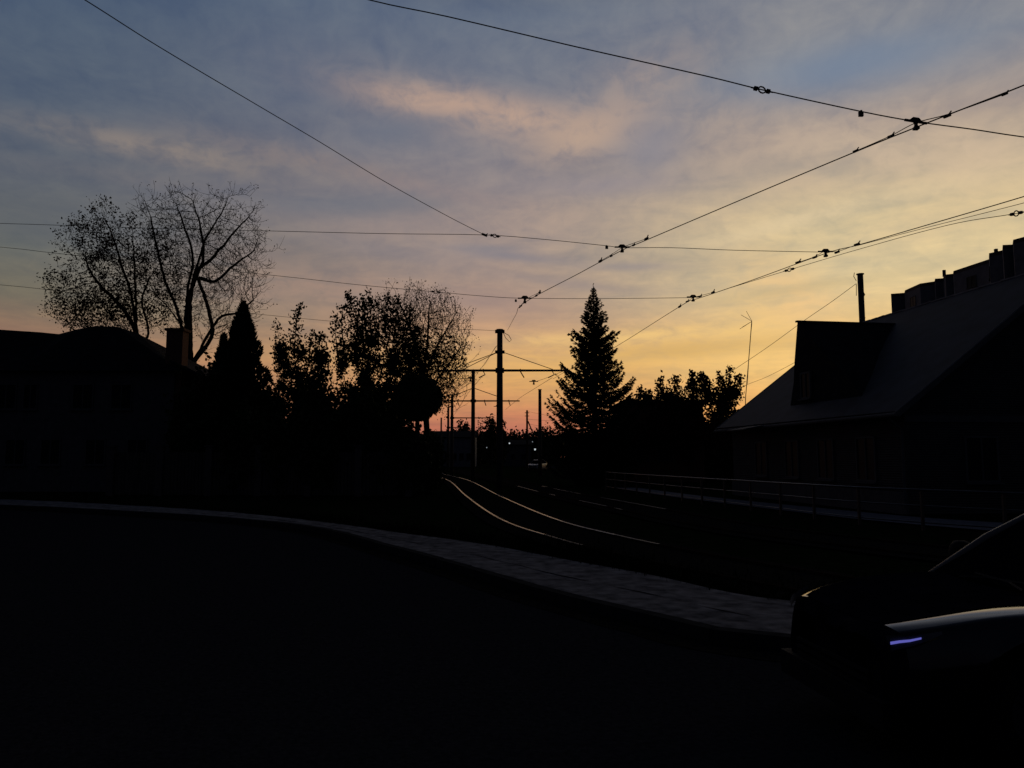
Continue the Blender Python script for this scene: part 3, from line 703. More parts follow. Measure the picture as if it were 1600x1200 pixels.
def leafy(name, label, px, top, Y, w, base_px=None, parts=(), nl=9000, ls=.12, lm='leaf_green', shoots=(), group=None, seed=0.0, cat='tree', n_attr=500, low=760, lump=.6):
    b = at(base_px or px, 700, Y)
    ells = [px_ell(*e, Y) for e in parts]
    t = thing(name, label, cat, (b.x, Y, -.05), group)
    start = [(b.x, Y, -.05), (b.x, Y, .8), (b.x, Y, 1.6)]
    A = ell_pts(n_attr, ells, .6, .3, seed)
    nodes, par = colonize(A, (start, [-1, 0, 1]), .5, 9.0, .9, up=.05)
    m, tips, rad, ch = skeleton_mesh(nodes, par, .014, maxr=.2)
    lf = MB(); tw = MB(); ends = []
    for lst in shoots:                    # upright leading shoots with leaf clusters
        P_ = [at(x, y, Y) for x, y in lst]; m.tube(P_, [.05] + [.02] * (len(P_) - 2) + [.008], 4, caps=False)
        L_ = smooth_line(P_, 8)
        for k, q in enumerate(L_):
            sp = .10 + .22 * (1 - k / len(L_))
            leaves(lf, [q], int(7 + 12 * (1 - k / len(L_))), ls * 1.05, sp)
    m.build('trunk', 'bark', t, smooth=True)
    tot = sum(e[1][0] * e[1][2] for e in ells)
    for e in ells:
        n_ = int(nl * e[1][0] * e[1][2] / tot); P_ = ell_pts(n_, [e], .5, .45, seed + e[0][0])
        keep = [tuple(p) for p in P_ if mnoise.noise(Vector(p) * (1.1) + Vector((seed, 0, 0))) > -lump * .45 or random.random() < .12]
        leaves(lf, keep, len(keep), ls, ls * .6)
    leaves(lf, [nodes[i] for i in tips], nl // 6, ls, ls * 2)
    lf.build('foliage', lm, t); return t
leafy('leafy_tree', 'small leafy tree with one tall leaning shoot, right of the dark conifer', 470, 480, 43, 40, parts=((464, 600, 34, 46), (440, 555, 13, 30), (500, 568, 16, 32), (463, 545, 13, 28), (470, 645, 48, 66)), nl=14000, ls=.095, lump=.3,
      shoots=(((460, 560), (461, 525), (464, 494), (472, 476)), ((445, 575), (438, 540), (432, 506)), ((490, 570), (497, 540), (506, 524)), ((482, 565), (486, 535), (490, 518))), seed=4)
leafy('leafy_tree', 'broad leafy tree with ragged top in the middle of the left group', 560, 455, 41, 60, parts=((572, 612, 44, 58), (556, 548, 15, 42), (584, 545, 16, 42), (534, 562, 11, 32), (612, 575, 18, 40), (575, 655, 70, 66), (612, 625, 36, 44)), nl=24000, ls=.09, lump=.15,
      shoots=(((560, 530), (556, 490), (547, 470), (543, 458)), ((580, 530), (578, 490), (577, 455)), ((566, 530), (566, 485), (565, 464)), ((538, 545), (533, 510), (535, 478)), ((528, 560), (524, 520), (523, 492)), ((600, 520), (604, 480), (606, 468)), ((615, 530), (620, 490), (622, 468)), ((560, 530), (550, 500), (545, 480)), ((632, 540), (640, 500), (644, 478)), ((590, 540), (592, 500), (590, 470)), ((572, 520), (568, 490), (571, 470)), ((605, 540), (612, 505), (615, 485)), ((640, 560), (650, 530), (652, 510))), seed=5)
# clipped round tree
Y = 36; cc = at(652, 622, Y); rr = 38 * Y / 1200
t = thing('clipped_tree', 'dark round clipped tree crown at the right end of the left group', 'tree', (cc.x, Y, -.05))
MB().tube([(cc.x, Y, -.05), (cc.x + .05, Y, 1.5), (cc.x, Y, cc.z)], [.16, .12, .09], 8).build('trunk', 'bark', t, smooth=True)
bm = bmesh.new(); bmesh.ops.create_icosphere(bm, subdivisions=5, radius=1.0)
me = MB()
for v in bm.verts:
    n_ = v.co.normalized(); k = 1 + .12 * mnoise.noise(n_ * 2.6) + .06 * mnoise.noise(n_ * 9)
    me.v.append(cc + Vector((n_.x * rr * 1.02, n_.y * rr, n_.z * rr * .95)) * k * .94)
me.f = [tuple(v.index for v in f.verts) for f in bm.faces]; bm.free()
vv = list(me.v)
leaves(me, vv, 9000, .06, .055)
me.build('crown', 'leaf_green', t)
# dense conifers on the left
def thuja(px, top, Y, hw, label, n=21000, seed=0):
    T = at(px, top, Y); H = T.z; r0 = hw * Y / 1200
    t = thing('columnar_conifer', label, 'conifer', (T.x, Y, -.05), 'dark conifers in the left garden')
    MB().tube([(T.x, Y, -.05), (T.x, Y, H * .9)], [.16, .03], 6).build('trunk', 'bark', t)
    m = MB()
    for _ in range(n):
        u = random.random() ** .8; z = H * (1 - u) + .05; a = random.uniform(0, 6.28)
        rad = r0 * min(1, (u * 2.1) ** .85) * (1 + .40 * mnoise.noise(Vector((math.cos(a) * 1.4, math.sin(a) * 1.4, z * 1.3 + seed)))) * (random.random() ** .25)
        p = Vector((T.x + rad * math.cos(a), Y + rad * math.sin(a), z))
        o_ = Vector((math.cos(a) * .7, math.sin(a) * .7, random.uniform(.5, 1.5))).normalized(); s_ = random.uniform(.10, .26); w = o_.cross(Vector((random.gauss(0, 1), random.gauss(0, 1), 0))).normalized() * s_ * .28
        k = len(m.v); m.v += [p - w, p + w, p + o_ * s_]; m.f.append((k, k + 1, k + 2))
    k = 14
    m.tube([(T.x, Y, .1), (T.x, Y, H * .35), (T.x, Y, H * .6), (T.x, Y, H * .97)], [r0 * .85, r0 * .8, r0 * .52, .02], k)
    m.build('crown', 'needle', t); return t
thuja(381, 474, 40, 42, 'tall pointed dark conifer in front of the big bare tree', seed=1)
thuja(350, 525, 41, 28, 'shorter conifer half hidden left of the tall pointed one', 9000, seed=9)
# shrubs and small trees that fill the dark gardens on the left, each one its own
def shrub(px, top, Y, hw, label, lm='leaf_green', n=4200, ls=.12, seed=0, group='garden shrubs on the left', bottom=None, name='shrub'):
    T = at(px, top, Y); h = T.z; r0 = hw * Y / 1200
    t = thing(name, label, 'shrub', (T.x, Y, -.05), group)
    m = MB(); stems = MB()
    for k in range(7):
        a = k * .9 + seed; e = Vector((T.x + math.cos(a) * r0 * .6, Y + math.sin(a) * r0 * .6, h * random.uniform(.6, .9)))
        stems.tube([(T.x, Y, -.05), Vector((T.x, Y, h * .3)).lerp(e, .3), e], [.05, .035, .012], 5, caps=False)
    stems.build('stems', 'bark', t)
    P_ = ell_pts(n, [((T.x, Y, h * .52), (r0, r0, h * .52))], .5, .5, seed + 1.7)
    P_ = [tuple(p) for p in P_ if p[2] > .02]
    leaves(m, P_, n, ls, ls * .5)
    leaves(m, [tuple(p) for p in ell_pts(n // 3, [((T.x, Y, h * .42), (r0 * .75, r0 * .75, h * .45))], 1.0, .2, seed)], n // 2, ls * 2.2, ls)
    m.build('foliage', lm, t); return t
for a in [(335, 566, 39, 34, 'dark shrub under the fork of the big bare tree'), (420, 590, 40, 30, 'dark shrub between the pointed conifer and the leafy tree'),
          (505, 590, 39, 38, 'dark shrub between the two leafy trees'), (560, 610, 37.5, 46, 'wide dark shrub below the broad leafy tree'),
          (615, 640, 37, 40, 'low dark shrub left of the clipped tree'), (640, 668, 36.5, 34, 'low shrub under the clipped tree'),
          (300, 600, 38.6, 34, 'dark shrub beside the chimney side of the left house'), (450, 650, 37.2, 44, 'shrub behind the board fence below the leaning shoot'),
          (385, 640, 37.2, 44, 'shrub behind the board fence below the pointed conifer'), (505, 660, 36.8, 38, 'shrub behind the board fence in the middle')]:
    shrub(*a, seed=a[0] * .13)
shrub(668, 690, 40, 24, 'low ragged bush at the end of the board fence', seed=3.3, group='garden shrubs on the left')

# spruce
Y = 50; S0 = at(927, 443, Y); H = S0.z; s = Y / 1200
sp = thing('spruce_tree', 'big dark spruce with ragged tiers standing right of the tracks', 'spruce', (S0.x, Y, -.1))
prof = [(443, 0), (455, 4), (472, 10), (485, 13), (497, 20), (510, 17), (525, 24), (536, 36), (550, 36), (562, 33), (578, 40), (594, 46), (604, 58), (618, 56), (630, 64), (648, 66), (665, 60), (690, 64), (720, 66), (745, 60)]
def hw(z):
    py = 715 - (z - CAMZ) / s
    for (a, b), (c_, d) in zip(prof[:-1], prof[1:]):
        if a <= py <= c_: return (b + (d - b) * (py - a) / (c_ - a)) * s * 1.12
    return prof[-1][1] * s if py > 700 else 0
br = MB().tube([(S0.x, Y, -.1), (S0.x, Y, H * .5), (S0.x, Y, H * .98)], [.28, .16, .012], 8); nd = MB()
def spray(p, d, s_):
    w = d.cross(Vector((random.gauss(0, 1), random.gauss(0, 1), random.gauss(0, 1)))).normalized() * s_ * .28
    k = len(nd.v); nd.v += [p - w, p + w, p + d * s_]; nd.f.append((k, k + 1, k + 2))
z = .5
while z < H - .3:
    u = (H - z) / H; nb = 9 if u > .25 else 6
    a0 = random.uniform(0, 6.28)
    for k in range(nb):
        a = a0 + k * 6.283 / nb + random.gauss(0, .18); L = max(.07, hw(z) * (random.uniform(.9, 1.12) if (z % 1.15) < .5 else random.uniform(.55, .9)) * (1 + .12 * mnoise.noise(Vector((math.cos(a) * 1.5, math.sin(a) * 1.5, z * .8)))))
        d = Vector((math.cos(a), math.sin(a), 0)); droop = .30 * u + .02; rise = .5 * (1 - u)
        pts = []
        for q in range(7):
            t_ = q / 6; pts.append(Vector((S0.x, Y, z)) + d * L * t_ + Vector((0, 0, L * (rise * t_ - droop * math.sin(t_ * 2.6) + .32 * t_ ** 3 * u))))
        br.tube(pts, [.045 * u + .008] + [.03 * u + .006] * 5 + [.005], 3, caps=False)
        npt = int(8 + L * 20)
        for q in range(npt):
            t_ = random.random() ** .75; i_ = min(5, int(t_ * 6)); p = pts[i_].lerp(pts[i_ + 1], t_ * 6 - i_)
            side = Vector((-d.y, d.x, 0)) * random.choice((-1, 1)); ln = (1 - t_) * L * .42 + .10
            tip = p + (side * random.uniform(.3, 1) + d * .6) * ln * random.random() + Vector((0, 0, random.uniform(-.12, .04) - .15 * (1 - t_) * u))
            out_d = (tip - p + d * .3); out_d = out_d.normalized()
            for _ in range(4):
                pp = p.lerp(tip, random.random()); dd = (out_d + Vector((random.gauss(0, .5), random.gauss(0, .5), random.gauss(.05, .5)))).normalized()
                spray(pp, dd, random.uniform(.09, .20) * min(1, .35 + u * 3.2))
    z += .16 + .10 * u
for q in range(160):
    zz = random.uniform(H * .80, H); spray(Vector((S0.x, Y, zz)), Vector((random.gauss(0, 1), random.gauss(0, 1), random.uniform(.4, 2.2))).normalized(), random.uniform(.05, .10) + .35 * (H - zz) / H)
br.build('trunk', 'bark', sp); nd.build('crown', 'needle', sp)
print('spruce', len(nd.f))

# leafy bushes right of the spruce
leafy('berry_bush', 'reddish bush with ragged branches closest to the antenna mast', 1128, 572, 54, 36, parts=((1126, 630, 30, 24), (1145, 615, 14, 18), (1108, 612, 14, 17), (1125, 672, 38, 36)), nl=5200, ls=.12, lm='leaf_red',
      shoots=(((1128, 620), (1128, 600), (1122, 583)), ((1135, 615), (1139, 595), (1141, 574)), ((1148, 620), (1152, 600), (1154, 588)), ((1110, 615), (1106, 600), (1103, 592))), seed=11, cat='bush', lump=.25)
leafy('berry_bush', 'tall dark bush in the middle of the row right of the spruce', 1075, 583, 56, 40, parts=((1070, 632, 36, 26), (1085, 608, 16, 16), (1045, 624, 20, 17), (1060, 672, 48, 40)), nl=6600, ls=.12, lm='leaf_red',
      shoots=(((1085, 610), (1083, 595), (1081, 581)), ((1055, 612), (1054, 600), (1057, 589)), ((1035, 620), (1032, 605), (1033, 592)), ((1095, 605), (1097, 592), (1098, 585))), seed=12, cat='bush', lump=.3)
leafy('berry_bush', 'low dark bush directly at the foot of the spruce on its right', 1003, 612, 58, 30, parts=((1003, 640, 28, 24), (985, 650, 18, 20), (1025, 640, 22, 22), (1000, 680, 36, 36)), nl=6000, ls=.13, lm='leaf_red',
      shoots=(((1005, 630), (1004, 618), (1000, 608)), ((1015, 632), (1013, 622), (1014, 612)), ((985, 640), (983, 630), (985, 622))), seed=13, cat='bush', lump=.3)

for a in [(1135, 640, 62, 34, 'dark shrub between the reddish bush and the house'), (1178, 655, 62, 30, 'dark shrub behind the far eave of the wooden house'), (960, 660, 56, 26, 'dark shrub tucked behind the right foot of the spruce'), (1110, 668, 60, 24, 'low dark shrub at the right end of the garage')]:
    shrub(*a, seed=a[0] * .17, group='shrubs right of the spruce', ls=.17)
# distant trees along the horizon
protos = []
def far_tree(px, top, Y, hw_, label, ls=.35, n=900, lm='leaf_green', dens=.5):
    T = at(px, top, Y); r0 = hw_ * Y / 1200; h = T.z
    t = thing('distant_tree', label, 'tree', (T.x, Y, -.1), 'trees along the horizon')
    MB().tube([(T.x, Y, -.1), (T.x, Y, h * .5), (T.x + .2, Y, h * .85)], [.3, .2, .05], 6).build('trunk', 'bark', t)
    m = MB(); leaves(m, [tuple(p) for p in ell_pts(n, [((T.x, Y, h * .55), (r0, r0, h * .46))], dens, .45, px * .1)], n, ls, ls * .5); m.build('crown', lm, t); return t
far = [(768, 652, 140, 12, 'distant round dark tree directly behind the central mast', .28, 2200), (783, 660, 150, 12, 'distant tree just right of the central mast foot', .3, 1300),
       (726, 656, 160, 14, 'distant boxy tree between the third and second masts', .3, 1800), (750, 650, 170, 9, 'distant thin twiggy tree right of the second mast', .22, 500),
       (700, 668, 180, 16, 'distant low tree beneath the third mast', .4, 900), (672, 672, 150, 20, 'distant low tree behind the clipped tree', .4, 900),
       (800, 667, 200, 14, 'distant low tree right of the central mast foot', .4, 800), (818, 669, 210, 14, 'distant low tree left of the wooden pole', .4, 800),
       (836, 668, 190, 14, 'distant low tree between wooden pole and bare mast', .4, 800), (853, 664, 180, 13, 'distant tree right of the bare mast', .35, 900),
       (872, 668, 170, 16, 'distant low tree partly behind the spruce', .4, 900), (895, 672, 160, 22, 'distant low tree behind the left half of the spruce', .4, 900),
       (735, 672, 220, 26, 'distant low tree far behind the second mast', .5, 900), (765, 674, 230, 26, 'distant low tree far behind the central mast', .5, 900),
       (640, 680, 140, 30, 'distant tree hidden behind the left shrubs', .4, 800), (950, 680, 120, 30, 'distant tree behind the right half of the spruce', .4, 900), (1010, 690, 110, 36, 'distant tree behind the low garage', .4, 900)]
for f in far: far_tree(f[0], f[1], f[2], f[3], f[4], f[5], f[6])
# closed far wood below them
m = MB(); P_ = []
for k in range(11000):
    x = random.uniform(-190, 170); y = random.uniform(235, 262); P_.append((x, y, random.uniform(0, 8.4 + 1.4 * wob((x, y, 0), .12))))
leaves(m, P_, 14000, 1.5, .3); o = m.build('far_wood', 'leaf_green'); o['kind'] = 'stuff'; o['label'] = 'dark wood closing the horizon behind the masts'; o['category'] = 'wood'

# ------------------------------------------------------------------ buildings
def window(parent, p, wdir, w, h, name='window', nrm=None, frame='trim', bars=1):
    """p: centre on the wall, wdir: unit vector along the wall, nrm: outward"""
    wdir = Vector(wdir).normalized(); nrm = Vector(nrm).normalized(); up = Vector((0, 0, 1)); p = Vector(p) + nrm * .02
    ang = math.atan2(wdir.y, wdir.x); f = MB(); t = .07
    for sx_ in (-1, 1): f.box(p + wdir * sx_ * (w / 2 - t / 2), (t, .08, h), ang)
    for sz in (-1, 1): f.box(p + up * sz * (h / 2 - t / 2), (w - 2 * t - .002, .08, t), ang)
    for b in range(bars): f.box(p + wdir * ((b + 1) / (bars + 1) - .5) * (w - 2 * t), (t * .7, .07, h - 2 * t - .002), ang)
    o = f.build(name, frame, parent)
    MB().box(p - nrm * .005, (w - 2 * t - .004, .02, h - 2 * t - .004), ang).build('pane', 'glass', o)
    MB().box(p - up * (h / 2 + .03) + nrm * .06, (w + .12, .16, .05), ang).build('sill', frame, o)
    return o

# --- right house with metal roof and dormer
az_ = R(-7.6); U = Vector((math.sin(az_), math.cos(az_), 0)); V = Vector((math.cos(az_), -math.sin(az_), 0))   # U away along the house, V across to the right
k = 1.364; O = Vector((8.8 * k + .05, 17.6 * k, 0))
EZ, RZ, HWID, LEN = 3.2, 8.32, 4.95 * k, 10.4 * k
hs = thing('brick_house' if False else 'wooden_house', 'wooden house with grey metal gable roof and tall dark dormer on the right', 'house', O)
def H_(s_, w, z): return O + U * s_ + V * w + Vector((0, 0, z))
ins = .55; end = .5
wl = MB(); W2 = 2 * HWID
def roofz(w): return EZ + (RZ - EZ) * (w / HWID if w < HWID else (2 - w / HWID))
prof_ = [(ins, 0), (W2 - ins, 0), (W2 - ins, roofz(ins) - .12), (HWID, RZ - .12), (ins, roofz(ins) - .12)]
b = len(wl.v)
for s_ in (end, LEN - end):
    for w, z in prof_: wl.v.append(H_(s_, w, z))
wl.f += [(b + 4, b + 3, b + 2, b + 1, b), (b + 5, b + 6, b + 7, b + 8, b + 9)] + [(b + i, b + (i + 1) % 5, b + 5 + (i + 1) % 5, b + 5 + i) for i in range(5)]
wall = wl.build('wall', 'siding', hs)
MB().box(H_(LEN / 2, ins - .03, .35), (.10, LEN - 2 * end + .06, .7), -az_ * -1 if False else -math.atan2(U.x, U.y)).build('plinth', 'plaster', hs)
rf = MB()
rf.slab([H_(0, 0, EZ), H_(0, HWID, RZ), H_(LEN, HWID, RZ), H_(LEN, 0, EZ)][::-1], .06)
rf.slab([H_(0, HWID, RZ), H_(0, W2, EZ), H_(LEN, W2, EZ), H_(LEN, HWID, RZ)][::-1], .06)
# corrugation ribs running down the slope
ns = int(LEN / .42)
for q in range(ns + 1):
    s_ = q * LEN / ns; s_ = min(max(s_, .03), LEN - .03)
    rf.beam(H_(s_, .02, EZ + .035), H_(s_, HWID - .06, RZ - .01), .035, .03)
roof = rf.build('roof', 'roof_metal', hs)
rc = MB()
for q in range(int(LEN / .55)): rc.beam(H_(q * .55, HWID, RZ + .04 + random.uniform(-.015, .015)), H_(q * .55 + .53, HWID, RZ + .04 + random.uniform(-.015, .015)), .20, .05)
rc.build('ridge_cap', 'pale_trim', roof)
for s_ in (-.03, LEN + .03):
    vb = MB().beam(H_(s_, -.03, EZ - .05), H_(s_, HWID, RZ - .03), .045, .20).build('verge_board', 'trim', roof)
    MB().beam(H_(s_, -.03, EZ + .055), H_(s_, HWID - .12, RZ - .03), .05, .02).build('verge_flashing', 'pale_trim', vb)
    MB().beam(H_(s_, W2 + .03, EZ - .05), H_(s_, HWID + .02, RZ - .03), .045, .20).build('verge_board', 'trim', roof)
MB().tube([H_(-.1, -.1, EZ - .06), H_(LEN + .1, -.1, EZ - .10)], .065, 8).build('gutter', 'trim', hs)
MB().tube([H_(.45, -.08, EZ - .1), H_(.5, ins - .08, EZ - .5), H_(.5, ins - .08, .2)], .045, 8).build('downpipe', 'trim', hs)
for s_ in (2.6, 5.2, 7.8, 10.6): window(hs, H_(s_, ins, 1.75), U, 1.15, 1.55, nrm=-V)
window(hs, H_(end, HWID - 1.2, 4.3), V, 1.4, 1.5, nrm=-U, bars=2)
for w in (3.2, 7.0, 10.6): window(hs, H_(end, w, 1.75), V, 1.2, 1.5, nrm=-U)
MB().slab([H_(8.9, -1.1, 2.95), H_(8.9, -.02, 3.15), H_(10.6, -.02, 3.15), H_(10.6, -1.1, 2.95)][::-1], .05).build('porch_roof', 'roof_metal', hs)
# belt board across the gable
MB().beam(H_(end - .03, ins, 3.05), H_(end - .03, W2 - ins, 3.05), .05, .22).build('belt_board', 'trim', hs)
# tall steep dormer: ridge runs back into the main roof
dz_ = 7.56; s0 = 6.05 * k
DF = 1.22
top_f, top_b = H_(s0, DF, dz_), H_(s0, HWID * .93, dz_)
fl = [H_(s0 + .18, DF - .10, 5.9), H_(s0 + .24, DF - .14, 5.0), H_(s0 + .36, DF - .30, 3.75)]
bl_ = [H_(s0 + .18, HWID * .8, 5.9), H_(s0 + .24, HWID * .6, 5.0), H_(s0 + .36, HWID * .4, 3.75)]
nf = [H_(s0 - 2.2, DF - .10, 5.9), H_(s0 - 3.7, DF - .14, 4.9), H_(s0 - 5.2, DF - .30, 3.75)]
nb_ = [H_(s0 - 2.2, HWID * .8, 5.9), H_(s0 - 3.7, HWID * .55, 4.9), H_(s0 - 5.2, HWID * .3, 3.75)]
dm = MB()
dm.strip([top_f] + nf, [top_b] + nb_); dm.strip([top_b] + bl_, [top_f] + fl)
droof = dm.build('dormer', 'roof_dark', hs)
MB().strip([top_f, *fl], [top_f, *nf]).build('dormer_front', 'roof_dark', droof)
MB().beam(top_f - V * .06 + Vector((0, 0, .02)), top_b, .16, .07).build('dormer_ridge', 'roof_dark', droof)
window(hs, H_(s0 - .95, DF - .22, 4.75), U, .8, 1.1, name='dormer_window', nrm=-V)

# --- antenna
Y = 50; am = thing('television_antenna', 'thin leaning television aerial above the reddish bush', 'antenna', at(1163, 700, Y))
MB().tube([at(1162, 700, Y), at(1165, 620, Y), at(1170, 560, Y), at(1174.5, 502, Y)], .028, 5).build('pole', 'steel_dark', am)
MB().tube([at(1168, 600, Y), at(1171, 545, Y), at(1175, 505, Y)], .012, 4).build('cable', 'wire', am)
for e in ((1158, 492), (1166, 486), (1156, 514), (1160, 511)):
    MB().tube([at(1175, 502, Y), at(e[0], e[1], Y)], .014, 4).build('aerial_rod', 'steel_dark', am)

# --- far apartment block (plan taken from its stepped parapet, one flat height)
AZ = 27.0
apx = [(1392, 459), (1413, 457.5), (1414, 453.6), (1437.5, 443), (1460, 439.6), (1461, 435.4), (1473, 434.7), (1477, 429), (1489, 427.6), (1489.8, 423.4), (1545, 405), (1545.3, 395.7), (1566, 391), (1566.6, 382.7), (1582, 382), (1583, 374.6), (1600, 370), (1602, 362), (1660, 340), (1661, 331), (1720, 305)]
plan = [atz(x, y, AZ) for x, y in apx]
ab = thing('apartment_block', 'tall grey apartment block with stepped outline behind the metal roof', 'apartment block', (plan[0].x, plan[0].y, 0))
outl = [(p.x, p.y) for p in plan] + [(plan[-1].x + 16, plan[-1].y), (plan[0].x + 16, plan[0].y)]
MB().prism(outl, 0, AZ - .5).build('wall', 'panel', ab)
cx, cy = sum(p[0] for p in outl) / len(outl), sum(p[1] for p in outl) / len(outl)
MB().prism(outl, AZ - .498, AZ).build('parapet', 'concrete', ab)
for x, y, yt in ((1475, 431, 422), (1556, 394, 389)):
    q = atz(x, y, AZ); tp = at(x, yt, q.y + .5); MB().box((tp.x, q.y + .5, (AZ + tp.z) / 2), (.32, .32, tp.z - AZ)).build('chimney', 'concrete', ab)
for i in range(len(plan) - 1):
    a, b_ = plan[i], plan[i + 1]; L = (b_ - a).length
    if L < 3 or abs((b_ - a).normalized().x) > .75: continue
    d = (b_ - a).normalized(); n_ = Vector((d.y, -d.x, 0));
    if n_.x > 0: n_ = -n_
    nb = max(1, int(L / 3.4))
    proto = {}
    for fl_ in range(4, 9):
        for q in range(nb):
            c_ = a + d * (q + .5) * L / nb; window(ab, (c_.x, c_.y, 1.6 + fl_ * 2.9), d, 1.7, 1.5, nrm=n_, bars=1)

# --- low garage right of the spruce
gx0, gx1 = at(978, 700, 57).x, at(1100, 700, 57).x; gz = at(1040, 626, 57).z
ga = thing('garage', 'low flat-topped dark building behind the bushes right of the spruce', 'building', ((gx0 + gx1) / 2, 60, 0))
MB().box(((gx0 + gx1) / 2, 60.5, gz / 2 - .15), (gx1 - gx0, 7, gz - .3)).build('wall', 'brick', ga)
MB().box(((gx0 + gx1) / 2, 60.5, gz - .14), (gx1 - gx0 + .5, 7.5, .28)).build('roof', 'roof_dark', ga)
for q in range(3): window(ga, (gx0 + 1.2 + q * 1.7, 57.0, 2.2), (1, 0, 0), 1.0, 1.3, nrm=(0, -1, 0))

# --- left house
Yh = 41.0
lh = thing('plaster_house', 'dark two-storey house with hipped roof and chimney at the left edge', 'house', (at(100, 700, Yh).x, Yh, 0))
zE = 6.4; xL = at(-420, 700, Yh).x; xR = at(268, 700, Yh).x
MB().box(((xL + xR) / 2, Yh + 4.5, zE / 2), (xR - xL, 9, zE)).build('wall', 'plaster', lh)
A0, A1, A2, A3 = Vector((xL - .5, Yh - .5, zE)), Vector((xR + .5, Yh - .5, zE)), Vector((xR + .5, Yh + 9.5, zE)), Vector((xL - .5, Yh + 9.5, zE))
Rr = [at(-330, 506, Yh + 4.5), at(0, 515, Yh + 4.5), at(62, 519, Yh + 4.5), at(92, 522, Yh + 4.5), at(118, 515, Yh + 4), at(150, 509, Yh + 4), at(185, 511, Yh + 4), at(215, 521, Yh + 4.2)]
m = MB()
nR = len(Rr)
front = [A0.lerp(A1, t_) for t_ in (0, .40, .52, .58, .65, .74, .83, 1)]; backp = [A3.lerp(A2, t_) for t_ in (0, .40, .52, .58, .65, .74, .83, 1)]
m.strip(Rr, front); m.strip(backp, Rr)
m.poly([A1, A2, Rr[-1]]); m.poly([A3, A0, Rr[0]]); m.poly([A0, A3, A2, A1])
rl = m.build('roof', 'roof_dark', lh)
ch = MB(); c0 = at(270, 540, Yh - .0); cw = 28 * Yh / 1200; ct = at(270, 515, Yh)
ch.box((c0.x, Yh + .55, (ct.z + 3.5) / 2), (cw * .93, cw * .8, ct.z - 3.5)).box((c0.x, Yh + .55, ct.z + .04), (cw * 1.1, cw, .14))
ch.build('chimney', 'brick', lh)
# lean-to roof on the right side under the chimney
lt = MB(); e1 = at(262, 545, Yh + 2); 
lt.prism([(xR + .003, Yh + .2), (xR + 2.6, Yh + .2), (xR + 2.6, Yh + 8), (xR + .003, Yh + 8)], 0, 5.6); lt.build('side_wing', 'plaster', lh)
MB().slab([(xR - .2, Yh - .2, 7.0), (xR + 3.0, Yh - .2, 5.6), (xR + 3.0, Yh + 8.4, 5.6), (xR - .2, Yh + 8.4, 7.0)], .12).build('wing_roof', 'roof_dark', lh)
for pxx in (-120, 10, 48, 130, 190):
    c_ = at(pxx, 618, Yh); window(lh, (c_.x, Yh, 5.05), (1, 0, 0), 1.15 if pxx != 48 else .8, 1.4, nrm=(0, -1, 0))
for pxx in (-120, 25, 80, 150, 215):
    c_ = at(pxx, 690, Yh); window(lh, (c_.x, Yh, 2.1), (1, 0, 0), 1.1, 1.4, nrm=(0, -1, 0))

# --- distant long building and a flat shed, bluish in the gloom
db = thing('distant_building', 'distant low pale building left of the central mast foot', 'building', (-13.5, 150, 0))
x0, x1 = at(668, 700, 150).x, at(742, 700, 150).x; z1 = at(700, 682, 150).z
MB().box(((x0 + x1) / 2, 154, z1 / 2), (x1 - x0, 8, z1)).build('wall', 'panel', db)
MB().slab([(x0 - .4, 149.6, z1 - .1), (x1 + .4, 149.6, z1 - .1), (x1 + .4, 154, z1 + 1.2), (x0 - .4, 154, z1 + 1.2)], .15).build('roof', 'roof_dark', db)
for q in range(6): window(db, (x0 + 1.0 + q * (x1 - x0 - 1.5) / 5.5, 150, 2.0), (1, 0, 0), .9, 1.3, nrm=(0, -1, 0))
db = thing('distant_building', 'distant low building between the central mast and the bare mast', 'building', (3, 165, 0))
x0, x1 = at(776, 700, 165).x, at(830, 700, 165).x; z1 = at(800, 694, 165).z
MB().box(((x0 + x1) / 2, 169, z1 / 2), (x1 - x0, 8, z1)).build('wall', 'plaster', db)
MB().slab([(x0 - .4, 164.6, z1 - .1), (x1 + .4, 164.6, z1 - .1), (x1 + .4, 169, z1 + 1.0), (x0 - .4, 169, z1 + 1.0)], .15).build('roof', 'roof_dark', db)
for q in range(3): window(db, (x0 + 1.4 + q * 2.2, 165, 2.0), (1, 0, 0), 1.0, 1.2, nrm=(0, -1, 0))

# --- lit street lamps far away
for (px, py, Yd, lab, sz) in ((760.5, 700, 120, 'dim distant street lamp nearest the left side of the central mast', .22), (776, 696, 135, 'dim distant street lamp hidden close beside the central mast', .22),
                          (796, 693, 128, 'small lit street lamp between the central mast and the wooden pole', .30), (832, 691, 125, 'faint lamp above the bright one left of the spruce', .20), (836, 702.5, 110, 'brightest distant street lamp above the pale car', .34)):
    q = at(px, py, Yd); t = thing('street_lamp', lab, 'street lamp', (q.x, Yd, 0), 'distant street lamps')
    MB().tube([(q.x + .9, Yd, 0), (q.x + .9, Yd, q.z + .1), (q.x + .7, Yd, q.z + .25), (q.x + .1, Yd, q.z + .22)], [.06, .045, .04, .03], 6).build('pole', 'steel_dark', t)
    MB().box((q.x, Yd, q.z + .20), (.5, .25, .10)).build('lamp_head', 'steel_dark', t)
    sz *= .75
    MB().tube([(q.x, Yd, q.z + .145), (q.x, Yd, q.z + .145 - sz * .5), (q.x, Yd, q.z + .145 - sz)], [sz * .45, sz * .5, sz * .25], 8).build('lamp_glass', 'lamp_lit' if sz > .19 else 'lamp_dim' if 'lamp_dim' in MAT else 'lamp_lit', t)

